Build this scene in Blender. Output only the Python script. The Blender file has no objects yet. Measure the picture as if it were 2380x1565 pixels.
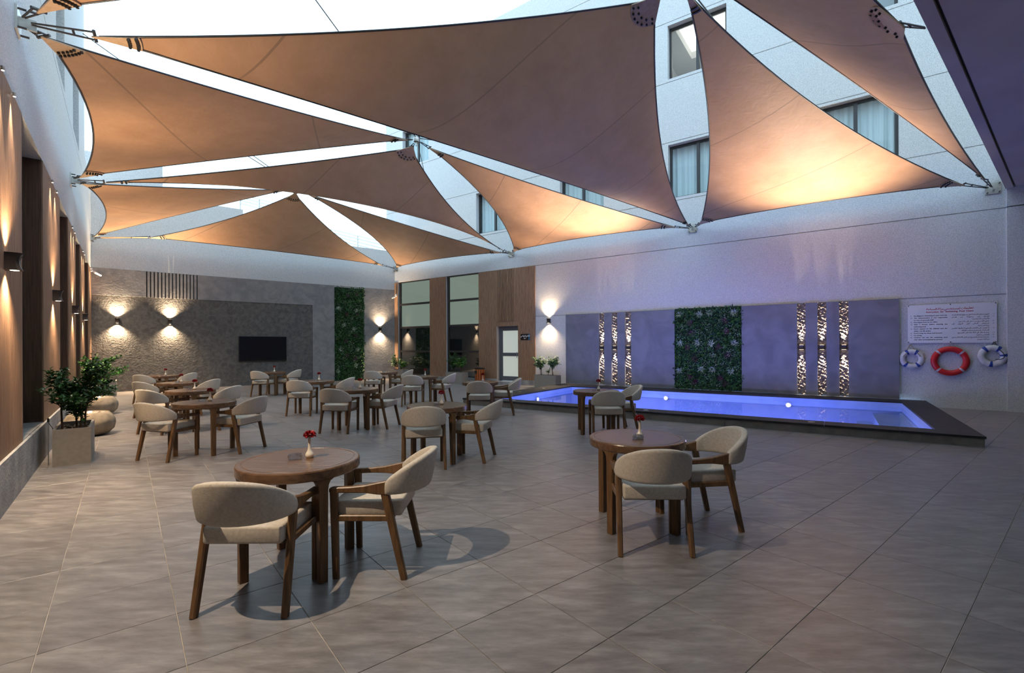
import bpy, bmesh, math, random
from mathutils import Vector, Matrix

random.seed(7)
S = bpy.context.scene
COL = S.collection
PI = math.pi
rad = math.radians

# ------------------------------------------------------------------ camera
FPX, U0, V0, EYE, SHEAR = 1105.0, 1190.0, 804.8, 1.55, 0.0081
cam = bpy.data.cameras.new('camera')
cam.sensor_width = 36.0
cam.lens = FPX / 2380.0 * 36.0
cam.shift_y = (V0 - 782.5) / 2380.0
cam.clip_end = 200
camo = bpy.data.objects.new('camera', cam)
COL.objects.link(camo)
camo.matrix_world = Matrix.Translation((0, 0, EYE)) @ Matrix.Rotation(PI / 2, 4, 'X') @ Matrix.Rotation(-0.0046, 4, 'Z')
S.camera = camo

# ------------------------------------------------------------------ sky and exposure
W = bpy.data.worlds.new('overcast_sky')
S.world = W
W.use_nodes = True
bgn = W.node_tree.nodes['Background']
bgn.inputs[0].default_value = (0.60, 0.83, 1.0, 1)
bgn.inputs[1].default_value = 2.7
S.view_settings.view_transform = 'Standard'
S.view_settings.look = 'None'
S.view_settings.exposure = 0.0
S.view_settings.gamma = 1.0
S.view_settings.use_curve_mapping = False
try:
    S.cycles.max_bounces = 5
    S.cycles.diffuse_bounces = 3
    S.cycles.glossy_bounces = 2
    S.cycles.transmission_bounces = 3
    S.cycles.use_adaptive_sampling = True
    S.cycles.adaptive_threshold = .10
    S.cycles.adaptive_min_samples = 24
    S.cycles.transparent_max_bounces = 6
    S.cycles.caustics_reflective = False
    S.cycles.caustics_refractive = False
    S.cycles.sample_clamp_indirect = 4.0
    S.cycles.use_denoising = True
except Exception:
    pass

# lamp powers (for the fixtures built below, two added pool lamps included)
E_SCONCE_UP, E_SCONCE_DN, E_BEAM = 330.0, 300.0, 230.0
E_STRIP_UP, E_STRIP_DN, E_STRIP_BEAM = 620.0, 620.0, 1500.0
E_DOWN = 300.0
E_POOL = 400.0
WARM = (1.0, 0.72, 0.44)
WARM2 = (1.0, 0.80, 0.60)

# ------------------------------------------------------------------ photo pixel -> place
def ray(u, v):
    return Vector(((u - U0) / FPX, 1.0, -(v + SHEAR * (u - U0) - V0) / FPX))
def fl(u, v, h=0.0):
    d = ray(u, v); t = (h - EYE) / d.z
    return Vector((d.x * t, d.y * t, h))
P = Vector((-0.63067, 0.77605, 0)); Q = Vector((0.77605, 0.63067, 0)); ZUP = Vector((0, 0, 1))
CLB = Vector((-14.4374, 16.3125, 0))          # corner of left and back walls
CBR = Vector((-5.7502, 23.3723, 0))           # corner of back and right walls
DR = Vector((0.80848, -0.58852, 0)); NR = Vector((-0.58852, -0.80848, 0))
WALLS = {'L': (CLB, -P, Q), 'B': (CLB, Q, -P), 'R': (CBR, DR, NR)}   # origin, s direction, inward normal
VIEWX = {'L': P, 'B': Q, 'R': DR}             # to the right as seen from the room
def wp(w, s, o, z):
    O, d, n = WALLS[w]
    return O + d * s + n * o + ZUP * z
def wray(w, u, v, off=0.0):
    O, d, n = WALLS[w]
    r = ray(u, v); t = (O.dot(n) + off) / Vector((r.x, r.y, 0)).dot(n)
    return Vector((r.x * t, r.y * t, EYE + r.z * t))

# ------------------------------------------------------------------ materials
def mat(name, col=(.5, .5, .5), rough=.6, metal=0.0, spec=0.5):
    m = bpy.data.materials.new(name); m.use_nodes = True
    b = m.node_tree.nodes['Principled BSDF']
    b.inputs['Base Color'].default_value = (*col, 1)
    b.inputs['Roughness'].default_value = rough
    b.inputs['Metallic'].default_value = metal
    b.inputs['Specular IOR Level'].default_value = spec
    return m
def nd(m, t, **k):
    n = m.node_tree.nodes.new(t)
    for a, v in k.items():
        setattr(n, a, v)
    return n
def lk(m, a, b):
    m.node_tree.links.new(a, b)
def ramp(m, fac, stops):
    r = nd(m, 'ShaderNodeValToRGB')
    while len(r.color_ramp.elements) < len(stops):
        r.color_ramp.elements.new(0.5)
    for e, (p, c) in zip(r.color_ramp.elements, stops):
        e.position = p; e.color = (*c, 1)
    lk(m, fac, r.inputs[0])
    return r.outputs[0]
def noisy(name, c1, c2, scale=5, detail=4, rough=.7, bump=0.0, bscale=None, coord='Object', stretch=(1, 1, 1), rot=0, lo=.35, hi=.65, spec=.4, distort=0.0, bdist=.02):
    m = mat(name, c1, rough, 0, spec)
    b = m.node_tree.nodes['Principled BSDF']
    tc = nd(m, 'ShaderNodeTexCoord'); mp = nd(m, 'ShaderNodeMapping')
    mp.inputs['Scale'].default_value = stretch; mp.inputs['Rotation'].default_value = (0, 0, rot)
    lk(m, tc.outputs[coord], mp.inputs[0])
    n = nd(m, 'ShaderNodeTexNoise')
    n.inputs['Scale'].default_value = scale; n.inputs['Detail'].default_value = min(detail, 5); n.inputs['Distortion'].default_value = distort
    lk(m, mp.outputs[0], n.inputs['Vector'])
    lk(m, ramp(m, n.outputs[0], [(lo, c1), (hi, c2)]), b.inputs['Base Color'])
    if bump:
        n2 = nd(m, 'ShaderNodeTexNoise')
        n2.inputs['Scale'].default_value = bscale or scale * 3; n2.inputs['Detail'].default_value = 2; n2.inputs['Distortion'].default_value = distort
        lk(m, mp.outputs[0], n2.inputs['Vector'])
        bp = nd(m, 'ShaderNodeBump'); bp.inputs['Strength'].default_value = bump; bp.inputs['Distance'].default_value = bdist
        lk(m, n2.outputs[0], bp.inputs['Height']); lk(m, bp.outputs[0], b.inputs['Normal'])
    return m

M = {}
M['plaster'] = noisy('white_stipple_plaster', (.49, .50, .51), (.67, .68, .69), 62, 3, .85, .5, 80, lo=.38, hi=.6)
M['grey_plaster'] = noisy('grey_trowelled_plaster', (.20, .20, .21), (.27, .265, .27), 3.5, 8, .75, .25, 14, distort=.6)
M['dark_plaster'] = noisy('dark_trowelled_plaster', (.080, .077, .075), (.135, .13, .125), 7, 9, .75, .55, 16, distort=.7)
M['panel'] = noisy('pool_panel_plaster', (.15, .155, .18), (.205, .21, .24), 1.6, 8, .7, .12, 8, distort=1.0)
M['concrete'] = noisy('plinth_concrete', (.20, .20, .205), (.33, .325, .32), 4, 8, .8, .3, 30)
M['wood_clad'] = noisy('brown_cladding_wood', (.19, .105, .062), (.32, .19, .115), 9, 6, .55, .1, 30, stretch=(6, 6, .35))
M['wood_dark'] = noisy('dark_reveal_wood', (.075, .042, .025), (.13, .07, .042), 9, 6, .5, .1, 30, stretch=(6, 6, .3))
M['wood'] = noisy('walnut_furniture_wood', (.098, .050, .020), (.175, .092, .040), 8, 5, .38, .03, 40, stretch=(5, 5, .6))
M['wood_top'] = noisy('walnut_table_wood', (.10, .054, .029), (.17, .094, .053), 7, 6, .27, .02, 40, stretch=(.7, 6, 4))
M['fabric'] = noisy('beige_weave', (.46, .405, .34), (.57, .51, .435), 60, 3, .95, .35, 260, lo=.3, hi=.7, spec=.15, bdist=.004)
M['steel'] = mat('galvanised_steel', (.5, .49, .46), .4, .9)
M['darksteel'] = mat('dark_steel', (.06, .06, .065), .45, .6)
M['black'] = mat('black_plastic', (.012, .012, .013), .35)
M['frame'] = mat('dark_window_frame', (.025, .024, .026), .4)
M['greyframe'] = mat('grey_door_frame', (.10, .105, .12), .45)
M['bronze'] = mat('bronze_lamp_body', (.045, .032, .026), .4, .3)
M['screen'] = mat('tv_screen', (.004, .004, .006), .12)
M['white'] = mat('white_paint', (.8, .8, .8), .4)
M['bolt'] = mat('black_bolt', (.02, .02, .022), .4, .5)
M['vase'] = mat('cream_ceramic', (.78, .70, .58), .2)
M['red'] = mat('red_petal', (.36, .006, .012), .6)
M['leafg'] = mat('green_leaf', (.03, .10, .02), .5)
M['coping'] = noisy('black_stone_coping', (.009, .009, .01), (.026, .025, .026), 9, 6, .6, .1, 60)
M['pooltile'] = noisy('pool_side_stone', (.16, .14, .12), (.22, .195, .17), 6, 5, .6, .06, 40)
M['poolin'] = noisy('blue_lit_pool_tile', (.34, .47, .86), (.42, .55, .9), 3, 4, .5)  # blue of the underwater lamps is put into the pale tile's colour
M['planter'] = noisy('taupe_planter', (.24, .215, .19), (.28, .25, .225), 20, 3, .7, .05, 60)
M['soil'] = noisy('dark_soil', (.015, .012, .01), (.06, .045, .035), 40, 4, .95, 1, 60)
M['stone'] = noisy('tan_boulder_stone', (.21, .165, .12), (.32, .26, .19), 6, 6, .85, .5, 14)
M['pebble'] = noisy('pale_pebble', (.35, .27, .19), (.6, .5, .4), 15, 2, .6)
M['roughstone'] = noisy('rough_split_stone', (.13, .105, .085), (.24, .2, .165), 12, 6, .8, .8, 25, bdist=.03)
M['bark'] = noisy('twig_bark', (.06, .035, .022), (.12, .075, .05), 20, 3, .9)
M['soffit'] = noisy('soffit_plaster', (.46, .39, .33), (.52, .45, .38), 1.2, 4, .8)
M['sealed'] = mat('rope_tan', (.3, .24, .13), .9)
M['navy'] = mat('navy_band', (.015, .05, .28), .6)
M['ringwhite'] = noisy('white_buoy_skin', (.55, .55, .54), (.7, .7, .7), 9, 4, .6, .1, 40)
M['ringred'] = mat('red_buoy_shell', (.55, .012, .015), .4)
M['tape'] = mat('grey_reflective_tape', (.45, .42, .48), .35)
M['signwhite'] = mat('white_acrylic_sheet', (.72, .72, .74), .12)
M['txtred'] = mat('red_print', (.45, .01, .03), .6)
M['txtblack'] = mat('black_print', (.02, .02, .025), .6)
M['txtwhite'] = mat('white_print', (.8, .8, .8), .6)
M['signblack'] = mat('black_sign_plate', (.006, .006, .007), .3)
M['signblue'] = mat('teal_sign_edge', (.02, .12, .2), .4)
M['binorange'] = noisy('orange_wood_slat', (.33, .08, .02), (.45, .12, .03), 10, 3, .5, 0, 30, stretch=(4, 4, .4))
M['curtain'] = mat('sheer_curtain', (.75, .82, .84), .9)
M['interior'] = mat('dark_room', (.05, .055, .06), .9)
M['room'] = mat('pale_room', (.7, .7, .7), .9)


def glow(name, col, s):
    m = bpy.data.materials.new(name); m.use_nodes = True
    nt = m.node_tree; nt.nodes.clear()
    e = nt.nodes.new('ShaderNodeEmission'); o = nt.nodes.new('ShaderNodeOutputMaterial')
    e.inputs[0].default_value = (*col, 1); e.inputs[1].default_value = s
    nt.links.new(e.outputs[0], o.inputs[0])
    return m
M['lampface'] = glow('lit_lamp_lens', (1, .8, .55), 9)
M['cove'] = glow('lit_ceiling_cove', (1, .93, .82), 1.6)
M['blind'] = glow('self_lit_green_blind', (.74, .86, .70), .30)  # the blind itself glows, standing in for room light behind it
M['poollamp'] = glow('lit_pool_lamp', (.75, .82, 1), 14)

def clear_pane(name, tint, ior=1.5, rough=.02):
    m = bpy.data.materials.new(name); m.use_nodes = True
    nt = m.node_tree; nt.nodes.clear()
    o = nt.nodes.new('ShaderNodeOutputMaterial'); mx = nt.nodes.new('ShaderNodeMixShader')
    lw = nt.nodes.new('ShaderNodeLayerWeight'); lw.inputs[0].default_value = .5
    pw = nt.nodes.new('ShaderNodeMath'); pw.operation = 'POWER'; pw.inputs[1].default_value = 5
    r0 = ((ior - 1) / (ior + 1)) ** 2
    fr = nt.nodes.new('ShaderNodeMapRange'); fr.inputs[3].default_value = r0; fr.inputs[4].default_value = 1.0
    nt.links.new(lw.outputs['Facing'], pw.inputs[0]); nt.links.new(pw.outputs[0], fr.inputs[0])
    t = nt.nodes.new('ShaderNodeBsdfTransparent'); t.inputs[0].default_value = (*tint, 1)
    g = nt.nodes.new('ShaderNodeBsdfGlossy'); g.inputs['Roughness'].default_value = rough
    nt.links.new(fr.outputs[0], mx.inputs[0]); nt.links.new(t.outputs[0], mx.inputs[1]); nt.links.new(g.outputs[0], mx.inputs[2])
    nt.links.new(mx.outputs[0], o.inputs[0])
    return m
M['pane'] = clear_pane('window_glass', (.82, .9, .92))
M['darkpane'] = mat('dark_reflecting_glass', (.012, .016, .016), .03, 0, 1.0)
M['darkpane'].node_tree.nodes['Principled BSDF'].inputs['IOR'].default_value = 1.9
M['frost'] = mat('frosted_pane', (.45, .47, .43), .12)
_f = M['frost'].node_tree.nodes['Principled BSDF']; _f.inputs['Emission Color'].default_value = (.8, .86, .74, 1); _f.inputs['Emission Strength'].default_value = .38   # pane itself glows in place of a lit room behind
M['water'] = clear_pane('pool_water', (.78, .88, 1.0), 1.33, .012)
wn = nd(M['water'], 'ShaderNodeTexNoise'); wn.inputs['Scale'].default_value = 3.0; wn.inputs['Detail'].default_value = 2
wb = nd(M['water'], 'ShaderNodeBump'); wb.inputs['Strength'].default_value = .06; wb.inputs['Distance'].default_value = .05
lk(M['water'], wn.outputs[0], wb.inputs['Height'])
for n in M['water'].node_tree.nodes:
    if n.type in ('BSDF_GLOSSY', 'LAYER_WEIGHT'):
        lk(M['water'], wb.outputs[0], n.inputs['Normal'])
M['glass'] = clear_pane('clear_pressed_glass', (.9, .93, .96), 3.2, .12)

# floor tile: streaks run along the tile, every tile a little different
def tile_material():
    m = mat('grey_stone_tile', (.3, .28, .27), .42, 0, .45)
    b = m.node_tree.nodes['Principled BSDF']
    geo = nd(m, 'ShaderNodeNewGeometry'); oi = nd(m, 'ShaderNodeObjectInfo')
    add = nd(m, 'ShaderNodeMath', operation='ADD')
    lk(m, geo.outputs['Random Per Island'], add.inputs[0]); lk(m, oi.outputs['Random'], add.inputs[1])
    fr = nd(m, 'ShaderNodeMath', operation='FRACT'); lk(m, add.outputs[0], fr.inputs[0])
    mp = nd(m, 'ShaderNodeMapping')
    mp.inputs['Rotation'].default_value = (0, 0, -math.atan2(P.y, P.x)); mp.inputs['Scale'].default_value = (2.2, 9.0, 1)
    lk(m, geo.outputs['Position'], mp.inputs[0])
    sh = nd(m, 'ShaderNodeVectorMath', operation='ADD')
    mul = nd(m, 'ShaderNodeMath', operation='MULTIPLY'); mul.inputs[1].default_value = 37
    lk(m, fr.outputs[0], mul.inputs[0]); lk(m, mp.outputs[0], sh.inputs[0]); lk(m, mul.outputs[0], sh.inputs[1])
    n = nd(m, 'ShaderNodeTexNoise'); n.inputs['Scale'].default_value = 1.5; n.inputs['Detail'].default_value = 6; n.inputs['Roughness'].default_value = .68
    n.inputs['Distortion'].default_value = .15
    lk(m, sh.outputs[0], n.inputs['Vector'])
    c = ramp(m, n.outputs[0], [(.30, (.132, .118, .114)), (.5, (.20, .184, .178)), (.70, (.295, .275, .267))])
    mix = nd(m, 'ShaderNodeMix', data_type='RGBA', blend_type='MULTIPLY'); mix.inputs[0].default_value = 1
    val = ramp(m, fr.outputs[0], [(0, (.91, .90, .91)), (1, (1.04, 1.03, 1.02))])
    lk(m, c, mix.inputs[6]); lk(m, val, mix.inputs[7]); lk(m, mix.outputs[2], b.inputs['Base Color'])
    rr = nd(m, 'ShaderNodeMapRange'); rr.inputs[3].default_value = .24; rr.inputs[4].default_value = .42
    lk(m, n.outputs[0], rr.inputs[0]); lk(m, rr.outputs[0], b.inputs['Roughness'])
    return m
M['tile'] = tile_material()
M['grout'] = noisy('pale_grout', (.30, .26, .22), (.56, .50, .43), 2.5, 3, .9)

def sail_material():
    m = mat('tan_sail_membrane', (.36, .23, .15), .62, 0, .3)
    nt = m.node_tree; b = nt.nodes['Principled BSDF']; out = nt.nodes['Material Output']
    uv = nd(m, 'ShaderNodeUVMap')
    sep = nd(m, 'ShaderNodeSeparateXYZ'); lk(m, uv.outputs[0], sep.inputs[0])
    fr = nd(m, 'ShaderNodeMath', operation='FRACT'); lk(m, sep.outputs[0], fr.inputs[0])
    sb = nd(m, 'ShaderNodeMath', operation='SUBTRACT'); sb.inputs[1].default_value = .5; lk(m, fr.outputs[0], sb.inputs[0])
    ab = nd(m, 'ShaderNodeMath', operation='ABSOLUTE'); lk(m, sb.outputs[0], ab.inputs[0])
    ls = nd(m, 'ShaderNodeMath', operation='LESS_THAN'); ls.inputs[1].default_value = .006; lk(m, ab.outputs[0], ls.inputs[0])
    n = nd(m, 'ShaderNodeTexNoise'); n.inputs['Scale'].default_value = 1.7; n.inputs['Detail'].default_value = 5; n.inputs['Roughness'].default_value = .65
    tc = nd(m, 'ShaderNodeTexCoord'); lk(m, tc.outputs['Object'], n.inputs['Vector'])
    c = ramp(m, n.outputs[0], [(.3, (.36, .20, .11)), (.7, (.45, .265, .155))])
    mx = nd(m, 'ShaderNodeMix', data_type='RGBA'); lk(m, ls.outputs[0], mx.inputs[0]); lk(m, c, mx.inputs[6]); mx.inputs[7].default_value = (.26, .15, .09, 1)
    lk(m, mx.outputs[2], b.inputs['Base Color'])
    bp = nd(m, 'ShaderNodeBump'); bp.inputs['Strength'].default_value = .25; bp.inputs['Distance'].default_value = .03
    n2 = nd(m, 'ShaderNodeTexNoise'); n2.inputs['Scale'].default_value = 4; n2.inputs['Detail'].default_value = 3; n2.inputs['Distortion'].default_value = 1.5
    lk(m, tc.outputs['Object'], n2.inputs['Vector'])
    lk(m, n2.outputs[0], bp.inputs['Height']); lk(m, bp.outputs[0], b.inputs['Normal'])
    tr = nd(m, 'ShaderNodeBsdfTranslucent'); tr.inputs[0].default_value = (.62, .36, .22, 1)
    ms = nd(m, 'ShaderNodeMixShader'); ms.inputs[0].default_value = .065
    lk(m, b.outputs[0], ms.inputs[1]); lk(m, tr.outputs[0], ms.inputs[2]); lk(m, ms.outputs[0], out.inputs[0])
    return m
M['sail'] = sail_material()
M['plate'] = noisy('tan_corner_plate', (.40, .28, .18), (.47, .33, .22), 20, 3, .5)

def leaf_material(name, stops, rough=.45, trans=.15):
    m = mat(name, stops[0], rough)
    b = m.node_tree.nodes['Principled BSDF']
    g = nd(m, 'ShaderNodeNewGeometry')
    n = len(stops)
    lk(m, ramp(m, g.outputs['Random Per Island'], [(i / max(1, n - 1), c) for i, c in enumerate(stops)]), b.inputs['Base Color'])
    return m
M['leaf_shrub'] = leaf_material('shrub_leaf', [(.012, .05, .012), (.03, .11, .02), (.06, .17, .03)])
M['leaf_bright'] = leaf_material('bright_shrub_leaf', [(.02, .10, .015), (.05, .20, .02), (.14, .32, .05)])
M['leaf_grey'] = leaf_material('silvery_shrub_leaf', [(.04, .11, .03), (.12, .22, .08), (.30, .38, .2)])
M['leaf_wall'] = leaf_material('green_wall_leaf', [(.005, .03, .008), (.014, .075, .018), (.04, .14, .022), (.014, .065, .035)])
M['leaf_white'] = leaf_material('white_tuft_leaf', [(.3, .4, .3), (.6, .66, .58)])
M['leaf_purple'] = leaf_material('purple_tuft_leaf', [(.06, .008, .04), (.12, .02, .07)])

# ------------------------------------------------------------------ mesh building
class MB:
    def __init__(self):
        self.v = []; self.f = []
    def add(self, vs, fs):
        o = len(self.v); self.v += [tuple(x) for x in vs]; self.f += [tuple(i + o for i in f) for f in fs]
        return self
    def box(self, x0, x1, y0, y1, z0, z1):
        return self.add([(x0, y0, z0), (x1, y0, z0), (x1, y1, z0), (x0, y1, z0), (x0, y0, z1), (x1, y0, z1), (x1, y1, z1), (x0, y1, z1)],
                        [(0, 3, 2, 1), (4, 5, 6, 7), (0, 1, 5, 4), (1, 2, 6, 5), (2, 3, 7, 6), (3, 0, 4, 7)])
    def bar(self, p0, p1, w0, d0, w1=None, d1=None, xa=Vector((1, 0, 0)), ch=.22):
        """tapered bar with chamfered edges; w along xa"""
        w1 = w0 if w1 is None else w1; d1 = d0 if d1 is None else d1
        p0 = Vector(p0); p1 = Vector(p1); t = (p1 - p0).normalized()
        a = (xa - t * xa.dot(t)).normalized(); b = t.cross(a)
        vs = []
        for p, w, d in ((p0, w0, d0), (p1, w1, d1)):
            c = ch * min(w, d)
            for sx, sy in ((w / 2 - c, -d / 2), (w / 2, -d / 2 + c), (w / 2, d / 2 - c), (w / 2 - c, d / 2), (-w / 2 + c, d / 2), (-w / 2, d / 2 - c), (-w / 2, -d / 2 + c), (-w / 2 + c, -d / 2)):
                vs.append(p + a * sx + b * sy)
        fs = [tuple(range(7, -1, -1)), tuple(range(8, 16))]
        for i in range(8):
            j = (i + 1) % 8; fs.append((i, j, 8 + j, 8 + i))
        return self.add(vs, fs)
    def tube(self, pts, r, n=8, cap=True):
        pts = [Vector(p) for p in pts]
        rs = r if isinstance(r, (list, tuple)) else [r] * len(pts)
        vs = []; prev = None
        for i, p in enumerate(pts):
            t = (pts[min(i + 1, len(pts) - 1)] - pts[max(i - 1, 0)]).normalized()
            if prev is None:
                prev = t.orthogonal().normalized()
            a = (prev - t * prev.dot(t)).normalized(); b = t.cross(a); prev = a
            for k in range(n):
                an = 2 * PI * k / n
                vs.append(p + (a * math.cos(an) + b * math.sin(an)) * rs[i])
        fs = []
        for i in range(len(pts) - 1):
            for k in range(n):
                k2 = (k + 1) % n
                fs.append((i * n + k, i * n + k2, (i + 1) * n + k2, (i + 1) * n + k))
        if cap:
            fs.append(tuple(range(n - 1, -1, -1))); fs.append(tuple(range((len(pts) - 1) * n, len(pts) * n)))
        return self.add(vs, fs)
    def lathe(self, prof, n=24, c=(0, 0, 0), close=False):
        vs = []; m = len(prof)
        for r, z in prof:
            for k in range(n):
                a = 2 * PI * k / n
                vs.append((c[0] + r * math.cos(a), c[1] + r * math.sin(a), c[2] + z))
        fs = []
        for i in range(m - 1 + (1 if close else 0)):
            i2 = (i + 1) % m
            for k in range(n):
                k2 = (k + 1) % n
                fs.append((i * n + k, i * n + k2, i2 * n + k2, i2 * n + k))
        if not close:
            if prof[0][0] > 1e-6: fs.append(tuple(range(n - 1, -1, -1)))
            if prof[-1][0] > 1e-6: fs.append(tuple(range((m - 1) * n, m * n)))
        return self.add(vs, fs)
    def prism(self, poly, axis_from, axis_to):
        """poly: list of Vectors; extruded by the vector axis_to - axis_from"""
        d = Vector(axis_to) - Vector(axis_from); n = len(poly)
        vs = [Vector(p) for p in poly] + [Vector(p) + d for p in poly]
        fs = [tuple(range(n - 1, -1, -1)), tuple(range(n, 2 * n))]
        for i in range(n):
            j = (i + 1) % n; fs.append((i, j, n + j, n + i))
        return self.add(vs, fs)
    def sections(self, secs, closed_ring=True):
        """loft a list of equal-length closed sections, capped"""
        n = len(secs[0]); vs = [p for s in secs for p in s]; fs = []
        for i in range(len(secs) - 1):
            for k in range(n):
                k2 = (k + 1) % n
                fs.append((i * n + k, i * n + k2, (i + 1) * n + k2, (i + 1) * n + k))
        fs.append(tuple(range(n - 1, -1, -1))); fs.append(tuple(range((len(secs) - 1) * n, len(secs) * n)))
        return self.add(vs, fs)
    def leaf(self, p, d, up, ln, w, fold=.25):
        d = d.normalized(); s = d.cross(up)
        if s.length < 1e-4: s = d.orthogonal()
        s.normalize(); nrm = s.cross(d)
        vs = [p, p + d * ln * .5 + s * w * .5 + nrm * w * fold, p + d * ln, p + d * ln * .5 - s * w * .5 + nrm * w * fold]
        return self.add(vs, [(0, 1, 2), (0, 2, 3)])
    def mesh(self, name, smooth=False, fix=True):
        me = bpy.data.meshes.new(name)
        me.from_pydata(self.v, [], self.f)
        if fix:
            bm = bmesh.new(); bm.from_mesh(me); bmesh.ops.recalc_face_normals(bm, faces=bm.faces); bm.to_mesh(me); bm.free()
        if smooth:
            me.shade_smooth()
        me.update()
        return me

def link(name, me, m, parent=None, smooth=None):
    o = bpy.data.objects.new(name, me); COL.objects.link(o)
    if m is not None and not me.materials:
        me.materials.append(m)
    if parent is not None:
        o.parent = parent
    return o
def obj(name, mb, m, parent=None, smooth=False, fix=True, bevel=0, angle=None):
    me = mb.mesh(name, smooth, fix)
    if bevel:
        bm = bmesh.new(); bm.from_mesh(me)
        bmesh.ops.bevel(bm, geom=list(bm.edges), offset=bevel, segments=2, profile=.6, affect='EDGES')
        bm.to_mesh(me); bm.free()
    if angle:
        me.shade_smooth()
        for e in me.edges: pass
        try:
            me.set_sharp_from_angle(angle=rad(angle))
        except Exception:
            pass
    return link(name, me, m, parent)
def tag(o, label, cat, group=None):
    o['label'] = label; o['category'] = cat
    if group: o['group'] = group
    return o
def thing(name, label, cat, loc=(0, 0, 0), rotz=0.0, group=None):
    o = bpy.data.objects.new(name, None); COL.objects.link(o)
    o.empty_display_size = .1
    o.location = loc; o.rotation_euler = (0, 0, rotz)
    return tag(o, label, cat, group)
def wall_thing(w, s, o, z, name, label, cat, group=None):
    """local x: to the right along the wall, -y: out into the room, z up"""
    return thing(name, label, cat, wp(w, s, o, z), math.atan2(VIEWX[w].y, VIEWX[w].x), group)
def struct(name, mb, m, parent=None, **k):
    o = obj(name, mb, m, parent, **k)
    if parent is None: o['kind'] = 'structure'
    return o
def struct_empty(name, loc=(0, 0, 0), rotz=0.0):
    o = bpy.data.objects.new(name, None); COL.objects.link(o); o.location = loc; o.rotation_euler = (0, 0, rotz)
    o['kind'] = 'structure'
    return o
def wrot(w): return math.atan2(VIEWX[w].y, VIEWX[w].x)
def copy_tree(o, parent=None):
    c = o.copy(); COL.objects.link(c); c.parent = parent
    for ch in list(o.children): copy_tree(ch, c)
    return c
def spot(name, parent, loc, direction, energy, col, size, blend, radius=.03):
    l = bpy.data.lights.new(name, 'SPOT'); l.energy = energy; l.color = col; l.spot_size = rad(size); l.spot_blend = blend; l.shadow_soft_size = radius
    o = bpy.data.objects.new(name, l); COL.objects.link(o); o.parent = parent
    o.location = loc
    o.rotation_euler = Vector(direction).to_track_quat('-Z', 'Y').to_euler()
    return o

# wall boxes: local box in (s, o, z) of a wall
def wbox(mb, w, s0, s1, o0, o1, z0, z1):
    c = [wp(w, s, o, z) for z in (z0, z1) for s, o in ((s0, o0), (s1, o0), (s1, o1), (s0, o1))]
    return mb.add(c, [(0, 3, 2, 1), (4, 5, 6, 7), (0, 1, 5, 4), (1, 2, 6, 5), (2, 3, 7, 6), (3, 0, 4, 7)])
def wall_grid(w, s0, s1, z0, z1, holes, grooves=(), thick=.35, front=0.0, gd=.02):
    """wall body with real openings and recessed horizontal grooves"""
    ss = sorted({s0, s1, *[x for h in holes for x in h[:2] if s0 < x < s1]})
    zs = {z0, z1, *[x for h in holes for x in h[2:] if z0 < x < z1]}
    for g in grooves: zs |= {g - .011, g + .011}
    zs = sorted(z for z in zs if z0 <= z <= z1)
    mb = MB()
    for i in range(len(zs) - 1):
        za, zb = zs[i], zs[i + 1]; zc = (za + zb) / 2
        fr = front - gd if any(abs(zc - g) < .011 for g in grooves) else front
        run = None
        for j in range(len(ss) - 1):
            sc = (ss[j] + ss[j + 1]) / 2
            hole = any(h[0] < sc < h[1] and h[2] < zc < h[3] for h in holes)
            if not hole:
                run = (run[0] if run else ss[j], ss[j + 1])
            if (hole or j == len(ss) - 2) and run:
                wbox(mb, w, run[0], run[1], front - thick, fr, za, zb); run = None
    return mb

# ================================================================== THE SETTING
# ---- pool frame
PF = Vector((7.0577, 7.1027, 0)); E1 = Vector((-0.8298, 0.5580, 0)).normalized(); E2 = Vector((0.5580, 0.8298, 0)).normalized()
POOL_L, CW = 10.09, .43
IN_A0, IN_A1, IN_B0, IN_B1 = .50, 9.32, .43, 4.87
def pp(a, b, z): return PF + E1 * a + E2 * b + ZUP * z

# ---- floor slab, laid round the pool
mb = MB()
def quad_pool(a0, a1, b0, b1):
    c = [pp(a, b, z) for z in (-.12, -.004) for a, b in ((a0, b0), (a1, b0), (a1, b1), (a0, b1))]
    mb.add(c, [(0, 3, 2, 1), (4, 5, 6, 7), (0, 1, 5, 4), (1, 2, 6, 5), (2, 3, 7, 6), (3, 0, 4, 7)])
quad_pool(-14, .06, -22, 6.5); quad_pool(.06, POOL_L - .06, -22, .06); quad_pool(POOL_L - .06, 28, -22, 12)
floor = struct('floor', mb, M['grout'])

# ---- floor tiles
TS, A00, B00 = .5835, .468, -.358
def clip(poly, n, c):
    out = []
    for i in range(len(poly)):
        p, q = poly[i], poly[(i + 1) % len(poly)]
        dp, dq = p.dot(n) - c, q.dot(n) - c
        if dp <= 0: out.append(p)
        if (dp < 0 < dq) or (dq < 0 < dp): out.append(p + (q - p) * (dp / (dp - dq)))
    return out
def tile_poly(mb, poly, z1=0.0, z0=-.012, ch=.001):
    c = sum(poly, Vector()) / len(poly); n = len(poly)
    top = [p + (c - p).normalized() * ch * 1.4 for p in poly]
    vs = [Vector((p.x, p.y, z0)) for p in poly] + [Vector((p.x, p.y, z1 - ch)) for p in poly] + [Vector((p.x, p.y, z1)) for p in top]
    fs = [tuple(range(2 * n, 3 * n))]
    for i in range(n):
        j = (i + 1) % n; fs += [(i, j, n + j, n + i), (n + i, n + j, 2 * n + j, 2 * n + i)]
    mb.add(vs, fs)
gap = .0021
tiles = []
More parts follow.
